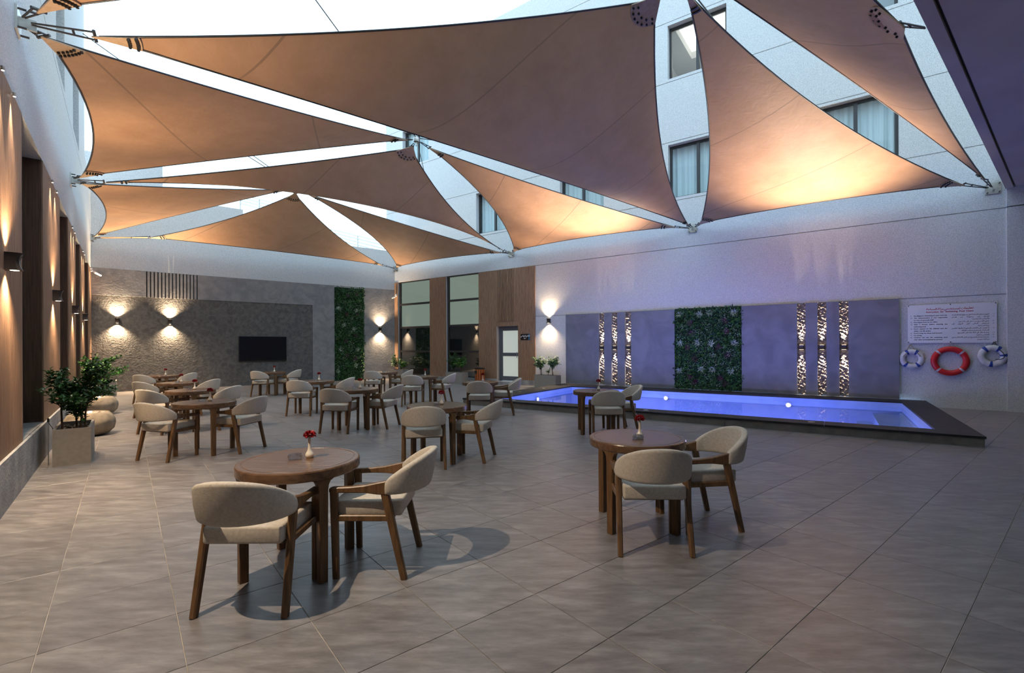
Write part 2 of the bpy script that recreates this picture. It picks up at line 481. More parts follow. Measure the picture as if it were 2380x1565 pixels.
for i in range(-9, 42):
    for j in range(-16, 34):
        a, b = A00 + i * TS, B00 + j * TS
        ctr = P * (a + TS / 2) + Q * (b + TS / 2)
        poly = [P * x + Q * y for x, y in ((a + gap, b + gap), (a + TS - gap, b + gap), (a + TS - gap, b + TS - gap), (a + gap, b + TS - gap))]
        area0 = TS * TS
        pc = clip(poly, -Q, -CLB.dot(Q)); pc = clip(pc, P, CLB.dot(P)) if pc else pc
        pc = clip(pc, -NR, -CBR.dot(NR)) if pc else pc
        if len(pc) < 3: continue
        rel = [(p - PF) for p in pc]
        inside = lambda p: .05 < p.dot(E1) < POOL_L - .05 and p.dot(E2) > .05
        pieces = [pc]
        if any(inside(p) for p in rel) or inside(ctr - PF):
            k1, k2 = PF.dot(E1), PF.dot(E2)
            lo = clip(pc, E2, k2 + .05); hi = clip(pc, -E2, -(k2 + .05))
            pieces = [lo] + ([clip(hi, E1, k1 + .05), clip(hi, -E1, -(k1 + POOL_L - .05))] if len(hi) > 2 else [])
            pieces = [x for x in pieces if len(x) > 2]
            if not pieces: continue
        d = ctr.y
        u = U0 + FPX * ctr.x / d if d > .8 else -1e4
        v = V0 + FPX * EYE / d if d > .8 else 1e4
        vis = d > .8 and -150 < u < 2530 and v < 1720
        full = len(pieces) == 1 and len(pieces[0]) == 4 and pieces[0][0] == poly[0] and pieces[0][2] == poly[2]
        tiles.append((0 if vis else 1, ctr.length, ctr, pieces, full))
tiles.sort(key=lambda t: (t[0], t[1]))
one = MB(); tile_poly(one, [P * x + Q * y for x, y in ((-TS / 2 + gap, -TS / 2 + gap), (TS / 2 - gap, -TS / 2 + gap), (TS / 2 - gap, TS / 2 - gap), (-TS / 2 + gap, TS / 2 - gap))])
one_me = one.mesh('tile')
rest = MB()
for k, (nv, d, ctr, pieces, full) in enumerate(tiles):
    if k < 300:
        if full:
            o = link('tile', one_me, M['tile'], floor); o.location = ctr
        else:
            t = MB()
            for pc in pieces: tile_poly(t, pc)
            obj('tile', t, M['tile'], floor)
    else:
        for pc in pieces: tile_poly(rest, pc)
r = obj('tile_field', rest, M['tile'], floor); r['kind'] = 'stuff'

# ---- left wall: concrete plinth, timber piers between dark glazed bays, white wall above
PIERS = [(17.9, 23.5), (14.03, 16.1), (10.0, 12.26), (6.5, 8.42), (3.25, 5.05), (0.0, 1.65)]
BAYS = [(16.1, 17.9), (12.26, 14.03), (8.42, 10.0), (5.05, 6.5), (1.65, 3.25)]
WT = 4.24
LWIN = [(8.9, 10.4, 6.6, 8.5), (5.2, 7.0, 6.6, 8.5), (13.0, 14.6, 6.6, 8.5)]
wl = struct('wall_left', wall_grid('L', 3.05, 23.5, WT, 12.6, LWIN, (6.45,)), M['plaster'])
obj('low_wall_end', wall_grid('L', -.3, 3.05, WT, 7.2, [], (6.45,)), M['plaster'], wl)
obj('plinth', wbox(MB(), 'L', 0, 23.5, -.35, .03, -.05, .49), M['concrete'], wl)
for a, b in BAYS:
    obj('bay_sill', wbox(MB(), 'L', a, b, -.34, .0, .489, .50), M['concrete'], wl)
for a, b in PIERS:
    o = obj('timber_pier', wbox(MB(), 'L', a, b, -.33, -.012, .49, WT), M['wood_dark'], wl)
    ribs = MB(); n = max(1, int((b - a) / .042)); w = (b - a) / n
    for i in range(n):
        wbox(ribs, 'L', a + i * w + .004, a + (i + 1) * w - .004, -.012, .004, .492, WT - .002)
    obj('ribbed_cladding', ribs, M['wood_clad'], o)
for k, (a, b) in enumerate(BAYS):
    wroot = struct_empty('window_%d' % (k + 1), wp('L', (a + b) / 2, -.2, .5), wrot('L'))
    hw = (b - a) / 2
    fr = MB(); fr.box(-hw, -hw + .05, 0, .06, 0, WT - .5); fr.box(hw - .05, hw, 0, .06, 0, WT - .5)
    for z in (0, 1.15, 2.45, WT - .55): fr.box(-hw + .05, hw - .05, 0, .06, z, z + .05)
    obj('window_frame', fr, M['frame'], wroot)
    zz = [.05, 1.15, 1.2, 2.45, 2.5, WT - .55]
    for i in range(3):
        obj('pane', MB().box(-hw + .05, hw - .05, .02, .03, zz[2 * i], zz[2 * i + 1]), M['darkpane'], wroot)

# ---- upper windows of the buildings (frame, sliding panes)
def upper_window(idx, w, s0, s1, z0, z1, lit=False, depth=.22):
    root = struct_empty('window_%d' % idx, wp(w, (s0 + s1) / 2, -depth, z0), wrot(w))
    hw, h = (s1 - s0) / 2, z1 - z0
    fr = MB(); t = .07
    fr.box(-hw, -hw + t, -.03, .04, 0, h); fr.box(hw - t, hw, -.03, .04, 0, h)
    fr.box(-hw + t, hw - t, -.03, .04, 0, t); fr.box(-hw + t, hw - t, -.03, .04, h - t, h)
    fr.box(-.045, .045, -.04, .04, t, h - t)
    obj('window_frame', fr, M['frame'], root)
    for a, b in ((-hw + t, -.045), (.045, hw - t)):
        obj('pane', MB().add([(a, 0, t), (b, 0, t), (b, 0, h - t), (a, 0, h - t)], [(0, 1, 2, 3)]), M['pane'], root, fix=False)
    if not lit:
        bk = MB(); bk.box(-hw - .3, hw + .3, .75, .8, -.2, h + .2); bk.box(-hw - .3, -hw - .2, .1, .75, -.2, h + .2); bk.box(hw + .2, hw + .3, .1, .75, -.2, h + .2)
        bk.box(-hw - .3, hw + .3, .1, .8, -.3, -.2); bk.box(-hw - .3, hw + .3, .1, .8, h + .2, h + .3)
        obj('room_lining', bk, M['room'], root)
    return root
def curtain(w, s0, s1, z0, z1, label):
    t = wall_thing(w, (s0 + s1) / 2, -.42, z0, 'sheer_curtain', label, 'curtain')
    hw = (s1 - s0) / 2; N = 90; vs = []; fs = []
    for i in range(N + 1):
        x = -hw + 2 * hw * i / N
        y = .035 * math.sin(x * 31 + 1.3 * math.sin(x * 7)) + .012 * math.sin(x * 83)
        vs += [(x, y, 0), (x, y, z1 - z0)]
        if i: fs.append((2 * i - 2, 2 * i, 2 * i + 1, 2 * i - 1))
    m = MB(); m.add(vs, fs)
    o = obj('curtain_cloth', m, M['curtain'], t, smooth=True, fix=False)
    obj('curtain_rail', MB().tube([(-hw, 0, z1 - z0 + .02), (hw, 0, z1 - z0 + .02)], .012, 6), M['steel'], t)
    return t

# ---- back wall
wb = MB()
for a, b, zt in ((-.3, 2.0, 8.3), (2.0, 4.62, 7.12), (4.62, 11.6, 6.22)):
    wbox(wb, 'B', a, b, -.3, 0, 4.33, zt)
wbox(wb, 'B', -.3, 11.6, -.3, -.03, -.05, 4.33)
wback = struct('wall_back', wb, M['plaster'])
obj('grey_band', wbox(wbox(wbox(MB(), 'B', 0, 1.5, -.03, .025, 3.39, 4.33), 'B', 3.14, 8.25, -.03, .025, 3.39, 4.33), 'B', 7.3, 8.25, -.03, .025, 0, 3.39), M['grey_plaster'], wback)
obj('grey_end_panel', wbox(MB(), 'B', 9.63, 11.3, -.03, .025, 0, 4.33), M['grey_plaster'], wback)
obj('dark_panel', wbox(MB(), 'B', 0, 7.3, -.03, .005, 0, 3.39), M['dark_plaster'], wback)
lv = wall_thing('B', 2.32, -.02, 3.39, 'slot_vent', 'grey slatted air vent with black slots above the dark wall', 'vent')
obj('vent_backing', MB().box(-.82, .82, -.008, 0, 0, .94), M['black'], lv)
for i in range(15):
    x = -.82 + 1.64 * i / 15 + .055
    obj('slat', MB().box(x - .036 + .02, x + .036 + .02, -.045, -.008, 0, .94), M['grey_plaster'], lv)

# ---- right wall
RW1 = [(s, s + 1.78, 6.32, 8.06) for s in (5.25, 9.37, 13.43, 17.48)]
RW2 = [(s, s + 1.78, 10.2, 11.94) for s in (.62, 5.25, 9.37, 13.43, 17.48)]
BAYR = [(.25, 2.45, .2, 4.69), (3.48, 5.39, .2, 4.69)]
DOOR = (6.36, 7.43, .0, 2.36)
wr = struct('wall_right', wall_grid('R', -.6, 30, -.05, 15.1, RW1 + RW2 + BAYR + [DOOR], (2.70, 4.68, 6.22, 8.14, 10.1, 12.05, 14.0)), M['plaster'])
obj('pilaster', wbox(wbox(MB(), 'R', 21.16, 30, 0, .09, -.05, 4.665), 'R', 21.16, 30, 0, .09, 4.69, 6.4), M['plaster'], wr)
# timber section of the right wall
clad = [(0.0, .25, .2, 4.68), (2.45, 3.48, .2, 4.68), (5.39, 6.36, .2, 2.557), (7.43, 8.25, .2, 2.557), (6.36, 7.43, 2.36, 2.557), (5.39, 6.38, 2.56, 4.68), (7.2, 8.25, 2.56, 4.68)]
for a, b, z0, z1 in clad:
    n = max(1, round((b - a) / .14)); w = (b - a) / n
    for i in range(n):
        obj('timber_board', wbox(MB(), 'R', a + i * w + .0015, a + (i + 1) * w - .0015, 0, .03, z0, z1), M['wood_clad'], wr)
ribs = MB()
for i in range(11):
    s = 6.38 + .82 * i / 11
    wbox(ribs, 'R', s + .012, s + .062, .012, .05, 2.56, 4.68)
wbox(ribs, 'R', 6.38, 7.2, 0, .012, 2.56, 4.68)
obj('reeded_panel', ribs, M['wood_clad'], wr)
obj('plinth', wbox(wbox(MB(), 'R', 0, DOOR[0], 0, .045, -.05, .2), 'R', DOOR[1], 8.25, 0, .045, -.05, .2), M['concrete'], wr)
obj('door_step', wbox(MB(), 'R', DOOR[0] - .1, DOOR[1] + .1, -.3, .3, -.05, .12), M['concrete'], wr)
obj('door_reveal', wbox(MB(), 'R', DOOR[0] - .0, DOOR[0] + .03, -.3, .034, .12, 2.36), M['soffit'], wr)
# big bay windows of the right wall
widx = len(BAYS)
for (s0, s1, z0, z1) in BAYR:
    widx += 1
    root = struct_empty('window_%d' % widx, wp('R', (s0 + s1) / 2, -.10, 0), wrot('R'))
    hw = (s1 - s0) / 2; zs = [.2, 1.32, 2.47, 3.59, 4.69]
    fr = MB()
    fr.box(-hw, -hw + .09, -.04, .05, .2, 4.69); fr.box(hw - .04, hw, -.04, .05, .2, 4.69)
    for z in zs: fr.box(-hw + .09, hw - .04, -.05, .05, max(.2, z - .045), min(4.69, z + .045))
    obj('window_frame', fr, M['frame'], root)
    for i in range(4):
        obj('pane', MB().add([(-hw + .09, 0, zs[i] + .045), (hw - .04, 0, zs[i] + .045), (hw - .04, 0, zs[i + 1] - .045), (-hw + .09, 0, zs[i + 1] - .045)], [(0, 1, 2, 3)]), M['darkpane'] if i < 2 else M['pane'], root, fix=False)
    obj('roller_blind', MB().box(-hw + .05, hw - .02, .08, .09, 2.4, 4.69), M['blind'], root)
    obj('window_board', MB().box(-hw, hw, -.12, .1, .17, .2), M['concrete'], root)
# door
dr = struct_empty('door_1', wp('R', (DOOR[0] + DOOR[1]) / 2, -.12, .12), wrot('R'))
hw = (DOOR[1] - DOOR[0]) / 2
fr = MB(); fr.box(-hw + .03, -hw + .13, -.03, .06, 0, 2.24); fr.box(hw - .05, hw, -.03, .06, 0, 2.24); fr.box(-hw + .13, hw - .05, -.03, .06, 2.12, 2.24)
obj('door_frame', fr, M['greyframe'], dr)
lf = MB(); lf.box(-hw + .13, -hw + .21, -.015, .03, .02, 2.12); lf.box(hw - .09, hw - .05, -.015, .03, .02, 2.12)
for a, b in ((.02, .2), (1.02, 1.16), (2.06, 2.12)): lf.box(-hw + .21, hw - .09, -.015, .03, a, b)
leafd = obj('door_leaf', lf, M['greyframe'], dr)
for a, b in ((.2, 1.02), (1.16, 2.06)): obj('pane', MB().box(-hw + .21, hw - .09, 0, .012, a, b), M['frost'], dr)
obj('door_handle', MB().tube([(hw - .12, -.06, .95), (hw - .12, -.06, 1.2)], .012, 6), M['steel'], dr)

# ---- upper windows and curtains
for (s0, s1, z0, z1) in RW1:
    widx += 1; upper_window(widx, 'R', s0, s1, z0, z1)
for (s0, s1, z0, z1) in RW2:
    widx += 1; upper_window(widx, 'R', s0, s1, z0, z1, lit=abs(s0 - 13.43) < .1)
for (s0, s1, z0, z1) in LWIN:
    widx += 1; upper_window(widx, 'L', s0, s1, z0, z1, depth=.3)
names = ['above the timber wall section', 'above the first trio of light strips', 'above the planted pool panel', 'above the pool sign side of the wall']
for (s0, s1, z0, z1), n in zip(RW1, names):
    curtain('R', s0 + .03, s1 - .03, z0 + .02, z1 - .02, 'pale sheer curtain in the lower upstairs window ' + n)
for (s0, s1, z0, z1), n in zip([RW2[0]], ['over the far corner']):
    curtain('R', s0 + .03, s1 - .03, z0 + .02, z1 - .02, 'pale sheer curtain in the top storey window ' + n)
# lit room behind one window
s0, s1, z0, z1 = RW2[3]
rm = struct_empty('room_1', wp('R', (s0 + s1) / 2, -.35, z0), wrot('R'))
bx = MB(); bx.box(-1.6, 1.6, 3.4, 3.5, -.4, 2.0); bx.box(-1.7, -1.6, .05, 3.5, -.4, 2.0); bx.box(1.6, 1.7, .05, 3.5, -.4, 2.0); bx.box(-1.7, 1.7, .05, 3.5, -.5, -.4)
for a, b, c, d in ((-1.6, -.85, .05, 3.4), (1.15, 1.6, .05, 3.4), (-.85, 1.15, .05, .38), (-.85, 1.15, 2.3, 3.4)): bx.box(a, b, c, d, 1.95, 2.0)
for a, b, c, d in ((-.9, -.85, .38, 2.3), (1.15, 1.2, .38, 2.3), (-.85, 1.15, .33, .38), (-.85, 1.15, 2.3, 2.35)): bx.box(a, b, c, d, 2.0, 2.2)
obj('room_shell', bx, M['room'], rm)
obj('lit_cove_panel', MB().box(-.85, 1.15, .38, 2.3, 2.2, 2.22), M['cove'], rm)
pl = bpy.data.lights.new('room_light', 'POINT'); pl.energy = 16; pl.color = (1, .93, .82); pl.shadow_soft_size = .2
po = bpy.data.objects.new('room_light', pl); COL.objects.link(po); po.parent = rm; po.location = (.1, 1.7, 1.6)

# ---- covered walkway slab over the camera side, and the unseen building wall that closes off sky light behind it
EDGE = wp('R', 21.16, 0, 0)
QE = Vector((.7675, .6411, 0)).normalized(); PE = Vector((-QE.y, QE.x, 0))
def edge_box(mb, q0, q1, p0, p1, z0, z1):
    c = [EDGE + QE * q + PE * p + ZUP * z for z in (z0, z1) for q, p in ((q0, p0), (q1, p0), (q1, p1), (q0, p1))]
    return mb.add(c, [(0, 3, 2, 1), (4, 5, 6, 7), (0, 1, 5, 4), (1, 2, 6, 5), (2, 3, 7, 6), (3, 0, 4, 7)])
ceil = struct('ceiling', edge_box(MB(), -22, 4, -9, -.16, 5.12, 5.5), M['soffit'])
obj('ceiling_edge_beam', edge_box(MB(), -22, 4, -.13, 0, 5.10, 5.6), M['soffit'], ceil)
obj('shadow_gap', edge_box(MB(), -22, 4, -.16, -.13, 5.16, 5.6), M['frame'], ceil)
struct('wall_front', edge_box(MB(), -22, 4, -5.4, -5.0, -.05, 12), M['plaster'])

# ---- pool (raised basin)
cop = MB()
def pbox(mb, a0, a1, b0, b1, z0, z1):
    c = [pp(a, b, z) for z in (z0, z1) for a, b in ((a0, b0), (a1, b0), (a1, b1), (a0, b1))]
    return mb.add(c, [(0, 3, 2, 1), (4, 5, 6, 7), (0, 1, 5, 4), (1, 2, 6, 5), (2, 3, 7, 6), (3, 0, 4, 7)])
def wall_b(a):   # e2 of the right wall's panel face at this position along the pool
    p = pp(a, 0, 0); return (CBR.dot(NR) + .10 - p.dot(NR)) / E2.dot(NR)
pool = thing('swimming_pool', 'long raised pool with black stone coping and blue lit water', 'pool', pp(5, 0, 0))
PO = pool.location.copy()
def pchild(name, mb, m, parent=pool, **k):
    mb.v = [tuple(Vector(x) - PO) for x in mb.v]
    return obj(name, mb, m, parent, **k)
TH = .165
segs = []
def poly_slab(mb, pts, z0, z1):
    n = len(pts)
    vs = [Vector((p.x, p.y, z0)) for p in pts] + [Vector((p.x, p.y, z1)) for p in pts]
    fs = [tuple(range(n - 1, -1, -1)), tuple(range(n, 2 * n))] + [(i, (i + 1) % n, n + (i + 1) % n, n + i) for i in range(n)]
    return mb.add(vs, fs)
def cop_run(pts4, n):
    """split a 4-sided coping run into n slabs along its first edge direction"""
    a, b, c, d = pts4
    for i in range(n):
        t0, t1 = i / n, (i + 1) / n - .0006
        q = [a.lerp(b, t0), a.lerp(b, t1), d.lerp(c, t1), d.lerp(c, t0)]
        pchild('coping_slab', poly_slab(MB(), q, TH - .035, TH), M['coping'])
ov = .015
cop_run([pp(-ov, -ov, 0), pp(POOL_L + ov, -ov, 0), pp(POOL_L + ov, IN_B0 + .01, 0), pp(-ov, IN_B0 + .01, 0)], 10)
cop_run([pp(-ov, IN_B0 + .01, 0), pp(-ov, wall_b(0), 0), pp(IN_A0, wall_b(IN_A0), 0), pp(IN_A0, IN_B0 + .01, 0)], 5)
cop_run([pp(IN_A1, IN_B0 + .01, 0), pp(IN_A1, wall_b(IN_A1), 0), pp(POOL_L + ov, wall_b(POOL_L), 0), pp(POOL_L + ov, IN_B0 + .01, 0)], 5)
cop_run([pp(IN_A0, IN_B1, 0), pp(IN_A1, IN_B1, 0), pp(IN_A1, wall_b(IN_A1), 0), pp(IN_A0, wall_b(IN_A0), 0)], 10)
# curb cladding
n = 14
for i in range(n):
    a0, a1 = POOL_L * i / n, POOL_L * (i + 1) / n - .003
    pchild('curb_tile', pbox(MB(), a0, a1, 0, .06, -.0, TH - .035), M['pooltile'])
for i in range(8):
    b0, b1 = .06 + 5.2 * i / 8, .06 + 5.2 * (i + 1) / 8 - .003
    pchild('curb_tile', pbox(MB(), 0, .06, b0, b1, 0, TH - .035), M['pooltile'])
    pchild('curb_tile', pbox(MB(), POOL_L - .06, POOL_L, b0, b1, 0, TH - .035), M['pooltile'])
bs = MB()
pbox(bs, .06, IN_A0, .06, 5.0, -1.2, TH - .035); pbox(bs, IN_A1, POOL_L - .06, .06, 5.0, -1.2, TH - .035)
pbox(bs, IN_A0, IN_A1, .06, IN_B0, -1.2, TH - .035); pbox(bs, IN_A0, IN_A1, IN_B1, 5.1, -1.2, TH - .035); pbox(bs, .06, POOL_L - .06, .06, 5.1, -1.3, -1.2)
pchild('pool_basin', bs, M['poolin'])
for i in range(5):
    pchild('pool_step', pbox(MB(), IN_A0, IN_A0 + .32 * (5 - i) + .25, IN_B0 + 1.0, IN_B1, -1.2 + .21 * i, -1.2 + .21 * (i + 1)), M['poolin'])
pchild('pool_water', MB().add([pp(IN_A0 + .002, IN_B0 + .002, .03), pp(IN_A1 - .002, IN_B0 + .002, .03), pp(IN_A1 - .002, IN_B1 - .002, .03), pp(IN_A0 + .002, IN_B1 - .002, .03)], [(0, 3, 2, 1)]), M['water'], fix=False)
# coping spot caps
for a, b in ((9.68, 3.6), (9.7, 2.2), (9.7, 1.1), (8.6, .2), (5.2, .2), (2.2, .2)):
    pchild('coping_light', MB().lathe([(.055, 0), (.055, .006), (.02, .009)], 12, pp(a, b, TH)), M['steel'])
# underwater lamps
def pool_lamp(a, b, z, d, e=1.0, n=''):
    t = thing('pool_lamp', 'round underwater pool lamp ' + n, 'lamp', pp(a, b, z), math.atan2(d.y, d.x) - PI / 2, 'underwater lamps along the pool')
    obj('lamp_body', MB().lathe([(.0, -.0), (.075, 0), (.08, .03), (.07, .05), (0, .05)], 16), M['steel'], t).rotation_euler = (-PI / 2, 0, 0)
    obj('lamp_lens', MB().lathe([(.0, .051), (.05, .051), (.042, .058), (0, .06)], 16), M['poollamp'], t).rotation_euler = (-PI / 2, 0, 0)
    l = bpy.data.lights.new('pool_light', 'SPOT'); l.energy = E_POOL * e; l.color = (.48, .42, 1.0); l.spot_size = rad(150); l.spot_blend = 1; l.shadow_soft_size = .12
    o = bpy.data.objects.new('pool_light', l); COL.objects.link(o); o.parent = t; o.location = (0, .11, 0)
    o.rotation_euler = Vector((0, 1, -.28)).to_track_quat('-Z', 'Y').to_euler()
for a, e, n in ((6.1, 1.0, 'under the planted panel'), (2.86, 1.0, 'under the second trio of light strips')):
    pool_lamp(a, IN_B1 - .005, -.06, -E2, e, n)
pool_lamp(IN_A1 - .005, 2.52, -.06, -E1, 1.0, 'in the end wall toward the timber wall')
pool_lamp(7.4, IN_B0 + .005, -.4, E2, 1.0, 'added unseen in the table side, near its timber wall end'); pool_lamp(3.4, IN_B0 + .005, -.4, E2, 1.0, 'added unseen in the table side, near its stepped end')  # two extra lamps, added out of sight for more light in the pool

# ---- panelled wall behind the pool
PZ0, PZ1, PO_ = TH + .002, 2.70, .10
SLOTS = [(10.99, 11.19), (11.47, 11.68), (11.96, 12.18), (17.03, 17.23), (17.51, 17.71), (18.0, 18.2)]
GRN_R = (13.64, 15.61)
cuts = [9.65] + [x for s in SLOTS[:3] for x in s] + list(GRN_R) + [x for s in SLOTS[3:] for x in s] + [19.24]
tr = struct('trim_1', wbox(MB(), 'R', 9.65, 19.24, .0, .012, PZ0, PZ1), M['panel'])
for i in range(0, len(cuts), 2):
    obj('wall_panel', wbox(MB(), 'R', cuts[i], cuts[i + 1], .012, PO_, PZ0, PZ1), M['panel'], tr)
def stone_strip(s0, s1):
    nx, nz = 8, 96; mbs = MB(); vs = []
    for k in range(nz + 1):
        for i in range(nx + 1):
            vs.append(wp('R', s0 + (s1 - s0) * i / nx, .022 + random.random() ** 1.6 * .032 + .01 * math.sin(k * 1.7 + i * .8 + s0 * 9), PZ0 + (PZ1 - PZ0) * k / nz))
    fs = []
    for k in range(nz):
        for i in range(nx):
            a = k * (nx + 1) + i; fs.append((a, a + 1, a + nx + 2, a + nx + 1))
    mbs.add(vs, fs)
    obj('rough_stone_strip', mbs, M['roughstone'], tr, fix=False)
for a, b in SLOTS: stone_strip(a, b)

# ================================================================== FIXTURES
# ---- up/down wall lamps
def concave_body(w, d, h, waist=.8):
    m = MB(); secs = []
    for k in range(9):
        t = k / 8; c = waist + (1 - waist) * (2 * t - 1) ** 2
        hw, dd = w / 2 * (.5 + .5 * c), d * c
        secs.append([(-hw, 0, t * h), (-hw * .96, -dd * .75, t * h), (-hw * .75, -dd, t * h), (hw * .75, -dd, t * h), (hw * .96, -dd * .75, t * h), (hw, 0, t * h)])
    return m.sections(secs)
sc_body = concave_body(.13, .125, .17).mesh('lamp_body')
sc_body_b = concave_body(.15, .06, .12, .7).mesh('lamp_body')
def lens(w, d, z): return MB().lathe([(.0, 0), (.034, 0), (.034, .004), (0, .004)], 12, (0, -d * .52, z))
up_lens = lens(.13, .125, .168).mesh('lens'); dn_lens = lens(.13, .125, -.002).mesh('lens')
slim_up = MB().box(-.05, .05, -.045, -.012, .118, .122).mesh('lens'); slim_dn = MB().box(-.05, .05, -.045, -.012, -.002, .002).mesh('lens')
def sconce(w, s, z, label, slim=False, group=None, o=.004, up=None, dn=None, beam=None, cone=120, tilt=.1, col=WARM):
    t = wall_thing(w, s, o, z, 'wall_lamp', label, 'wall lamp', group)
    link('lamp_body', sc_body_b if slim else sc_body, M['bronze'], t)
    link('lens', slim_up if slim else up_lens, M['lampface'], t); link('lens', slim_dn if slim else dn_lens, M['lampface'], t)
    y = -.04 if slim else -.07; h = .13 if slim else .18
    spot('up_light', t, (0, y, h), (0, -tilt, 1), up if up is not None else E_SCONCE_UP, col, cone, 1 if not slim else .7)
    spot('down_light', t, (0, y, -.012), (0, -tilt * .6, -1), dn if dn is not None else E_SCONCE_DN, col, cone, 1 if not slim else .7)
    spot('up_beam', t, (0, y - .02, h + .01), (0, -.54, 1), beam if beam is not None else E_BEAM, col, 62, .95, .05)
    return t
gl = 'up and down lamps along the timber wall'
for s, n in ((15.03, 'fifth'), (11.1, 'fourth'), (7.46, 'third'), (4.2, 'second')):
    sconce('L', s, 2.32, 'curved dark bronze wall lamp on the %s timber pier from the dark wall' % n, group=gl)
sconce('B', .69, 2.42, 'small wall lamp glowing up and down on dark plaster, beside the timber wall', up=850, dn=850)
sconce('B', 2.2, 2.42, 'small wall lamp glowing up and down on dark plaster, under the slotted vent', up=850, dn=850)
sconce('B', 10.4, 2.3, 'small wall lamp on the grey strip between the planted panel and timber corner', o=.025, up=600, dn=600)
sconce('R', 8.88, 2.42, 'small wall lamp on white wall above the trough planter by the pool')
for k, (a, b) in enumerate(SLOTS):
    sconce('R', (a + b) / 2, 1.42, 'slim brass lamp in the %s stone strip of the trio nearer the %s' % (('first', 'middle', 'last')[k % 3], 'timber wall' if k < 3 else 'rules board'), slim=True,
           group='lamps in the first stone strips' if k < 3 else 'lamps in the second stone strips', o=.06, up=E_STRIP_UP, dn=E_STRIP_DN, beam=E_STRIP_BEAM, cone=28, tilt=-.21, col=WARM2)

# ---- small downlights at the top of the timber piers
for s, n in ((18.6, 'sixth'), (15.3, 'fifth'), (14.7, 'fifth'), (11.4, 'fourth'), (10.77, 'fourth'), (7.75, 'third'), (7.15, 'third'), (4.5, 'second'), (3.9, 'second'), (.9, 'first')):
    t = wall_thing('L', s, .004, 4.16, 'spot_lamp', 'tiny steel downlight atop the %s timber pier from the dark wall%s' % (n, '' if s in (18.6, .9) else ', walkway end' if s in (15.3, 11.4, 7.75, 4.5) else ', dark wall end'), 'spotlight', 'downlights over the timber piers')
    obj('spot_body', MB().lathe([(.013, 0), (.015, .03), (.014, .04)], 10, (0, -.028, 0)), M['steel'], t)
    obj('bracket', MB().box(-.007, .007, -.03, 0, .02, .034), M['steel'], t)
    obj('lens', MB().lathe([(0, -.003), (.011, -.003), (.011, .0)], 10, (0, -.028, 0)), M['lampface'], t)
    near = 14 < s < 16
    spot('down_beam', t, (0, -.035, -.015), (0, -.16 if near else -.42, -1), E_DOWN * (2.3 if s > 18 else .8 if near else .85), (1, .80, .58), 60 if near else 92, .9, .02)

# ---- television
t = wall_thing('B', 5.33, .005, .98, 'television', 'large black flat screen television on the dark plaster wall', 'television')
obj('tv_case', MB().box(-.89, .89, -.07, -.01, 0, 1.02), M['black'], t, bevel=.006)
obj('tv_screen', MB().box(-.87, .87, -.074, -.068, .03, 1.0), M['screen'], t)
obj('wall_bracket', MB().box(-.3, .3, -.01, 0, .3, .7), M['darksteel'], t)

# ---- security cameras
def cctv(w, s, z, label, dx):
    t = wall_thing(w, s, 0, z, 'security_camera', label, 'camera')
    obj('mount_box', MB().box(-.06, .06, -.05, 0, 0, .12), M['white'], t, bevel=.005)
    obj('bracket', MB().tube([(0, -.05, .03), (0, -.1, .0), (dx * .05, -.14, -.03)], .014, 6), M['white'], t)
    b = obj('camera_body', MB().tube([(dx * -.02, -.1, -.02), (dx * .2, -.26, -.09)], .035, 10), M['white'], t)
    obj('camera_lens', MB().tube([(dx * .2, -.26, -.09), (dx * .215, -.27, -.095)], .03, 10), M['black'], b)
cctv('L', .25, 4.15, 'white bullet security camera on the timber wall beside the dark plaster wall', 1)
cctv('R', .14, 4.0, 'white bullet security camera on the timber corner beside the bay window', -.3)

# ---- lettering
AR = {}
_c = 0xFE80
for ch, n in (('ء', 1), ('آ', 2), ('أ', 2), ('ؤ', 2), ('إ', 2), ('ئ', 4), ('ا', 2), ('ب', 4), ('ة', 2), ('ت', 4), ('ث', 4), ('ج', 4), ('ح', 4), ('خ', 4), ('د', 2), ('ذ', 2), ('ر', 2), ('ز', 2),
              ('س', 4), ('ش', 4), ('ص', 4), ('ض', 4), ('ط', 4), ('ظ', 4), ('ع', 4), ('غ', 4), ('ف', 4), ('ق', 4), ('ك', 4), ('ل', 4), ('م', 4), ('ن', 4), ('ه', 4), ('و', 2), ('ى', 2), ('ي', 4)):
    AR[ch] = (_c, n); _c += n
LAM = {'آ': 0xFEF5, 'أ': 0xFEF7, 'إ': 0xFEF9, 'ا': 0xFEFB}
def shape_ar(word):
    """Arabic word -> presentation forms in left-to-right drawing order"""
    out = []; i = 0; joined = False
    while i < len(word):
        c = word[i]
        if c not in AR:
            out.append(c); joined = False; i += 1; continue
        if c == 'ل' and i + 1 < len(word) and word[i + 1] in LAM:
            out.append(chr(LAM[word[i + 1]] + (1 if joined else 0))); joined = False; i += 2; continue
        base, n = AR[c]
        nxt = i + 1 < len(word) and word[i + 1] in AR and word[i + 1] != 'ء'
        if n == 4 and nxt: k = 3 if joined else 2; nj = True
        else: k = 1 if (joined and n > 1) else 0; nj = False
        out.append(chr(base + k) if k else c); joined = nj; i += 1
    return ''.join(reversed(out))
_tc = bpy.data.curves.new('lettering', 'FONT'); _tc.resolution_u = 2
_to = bpy.data.objects.new('lettering', _tc)
COL.objects.link(_to)
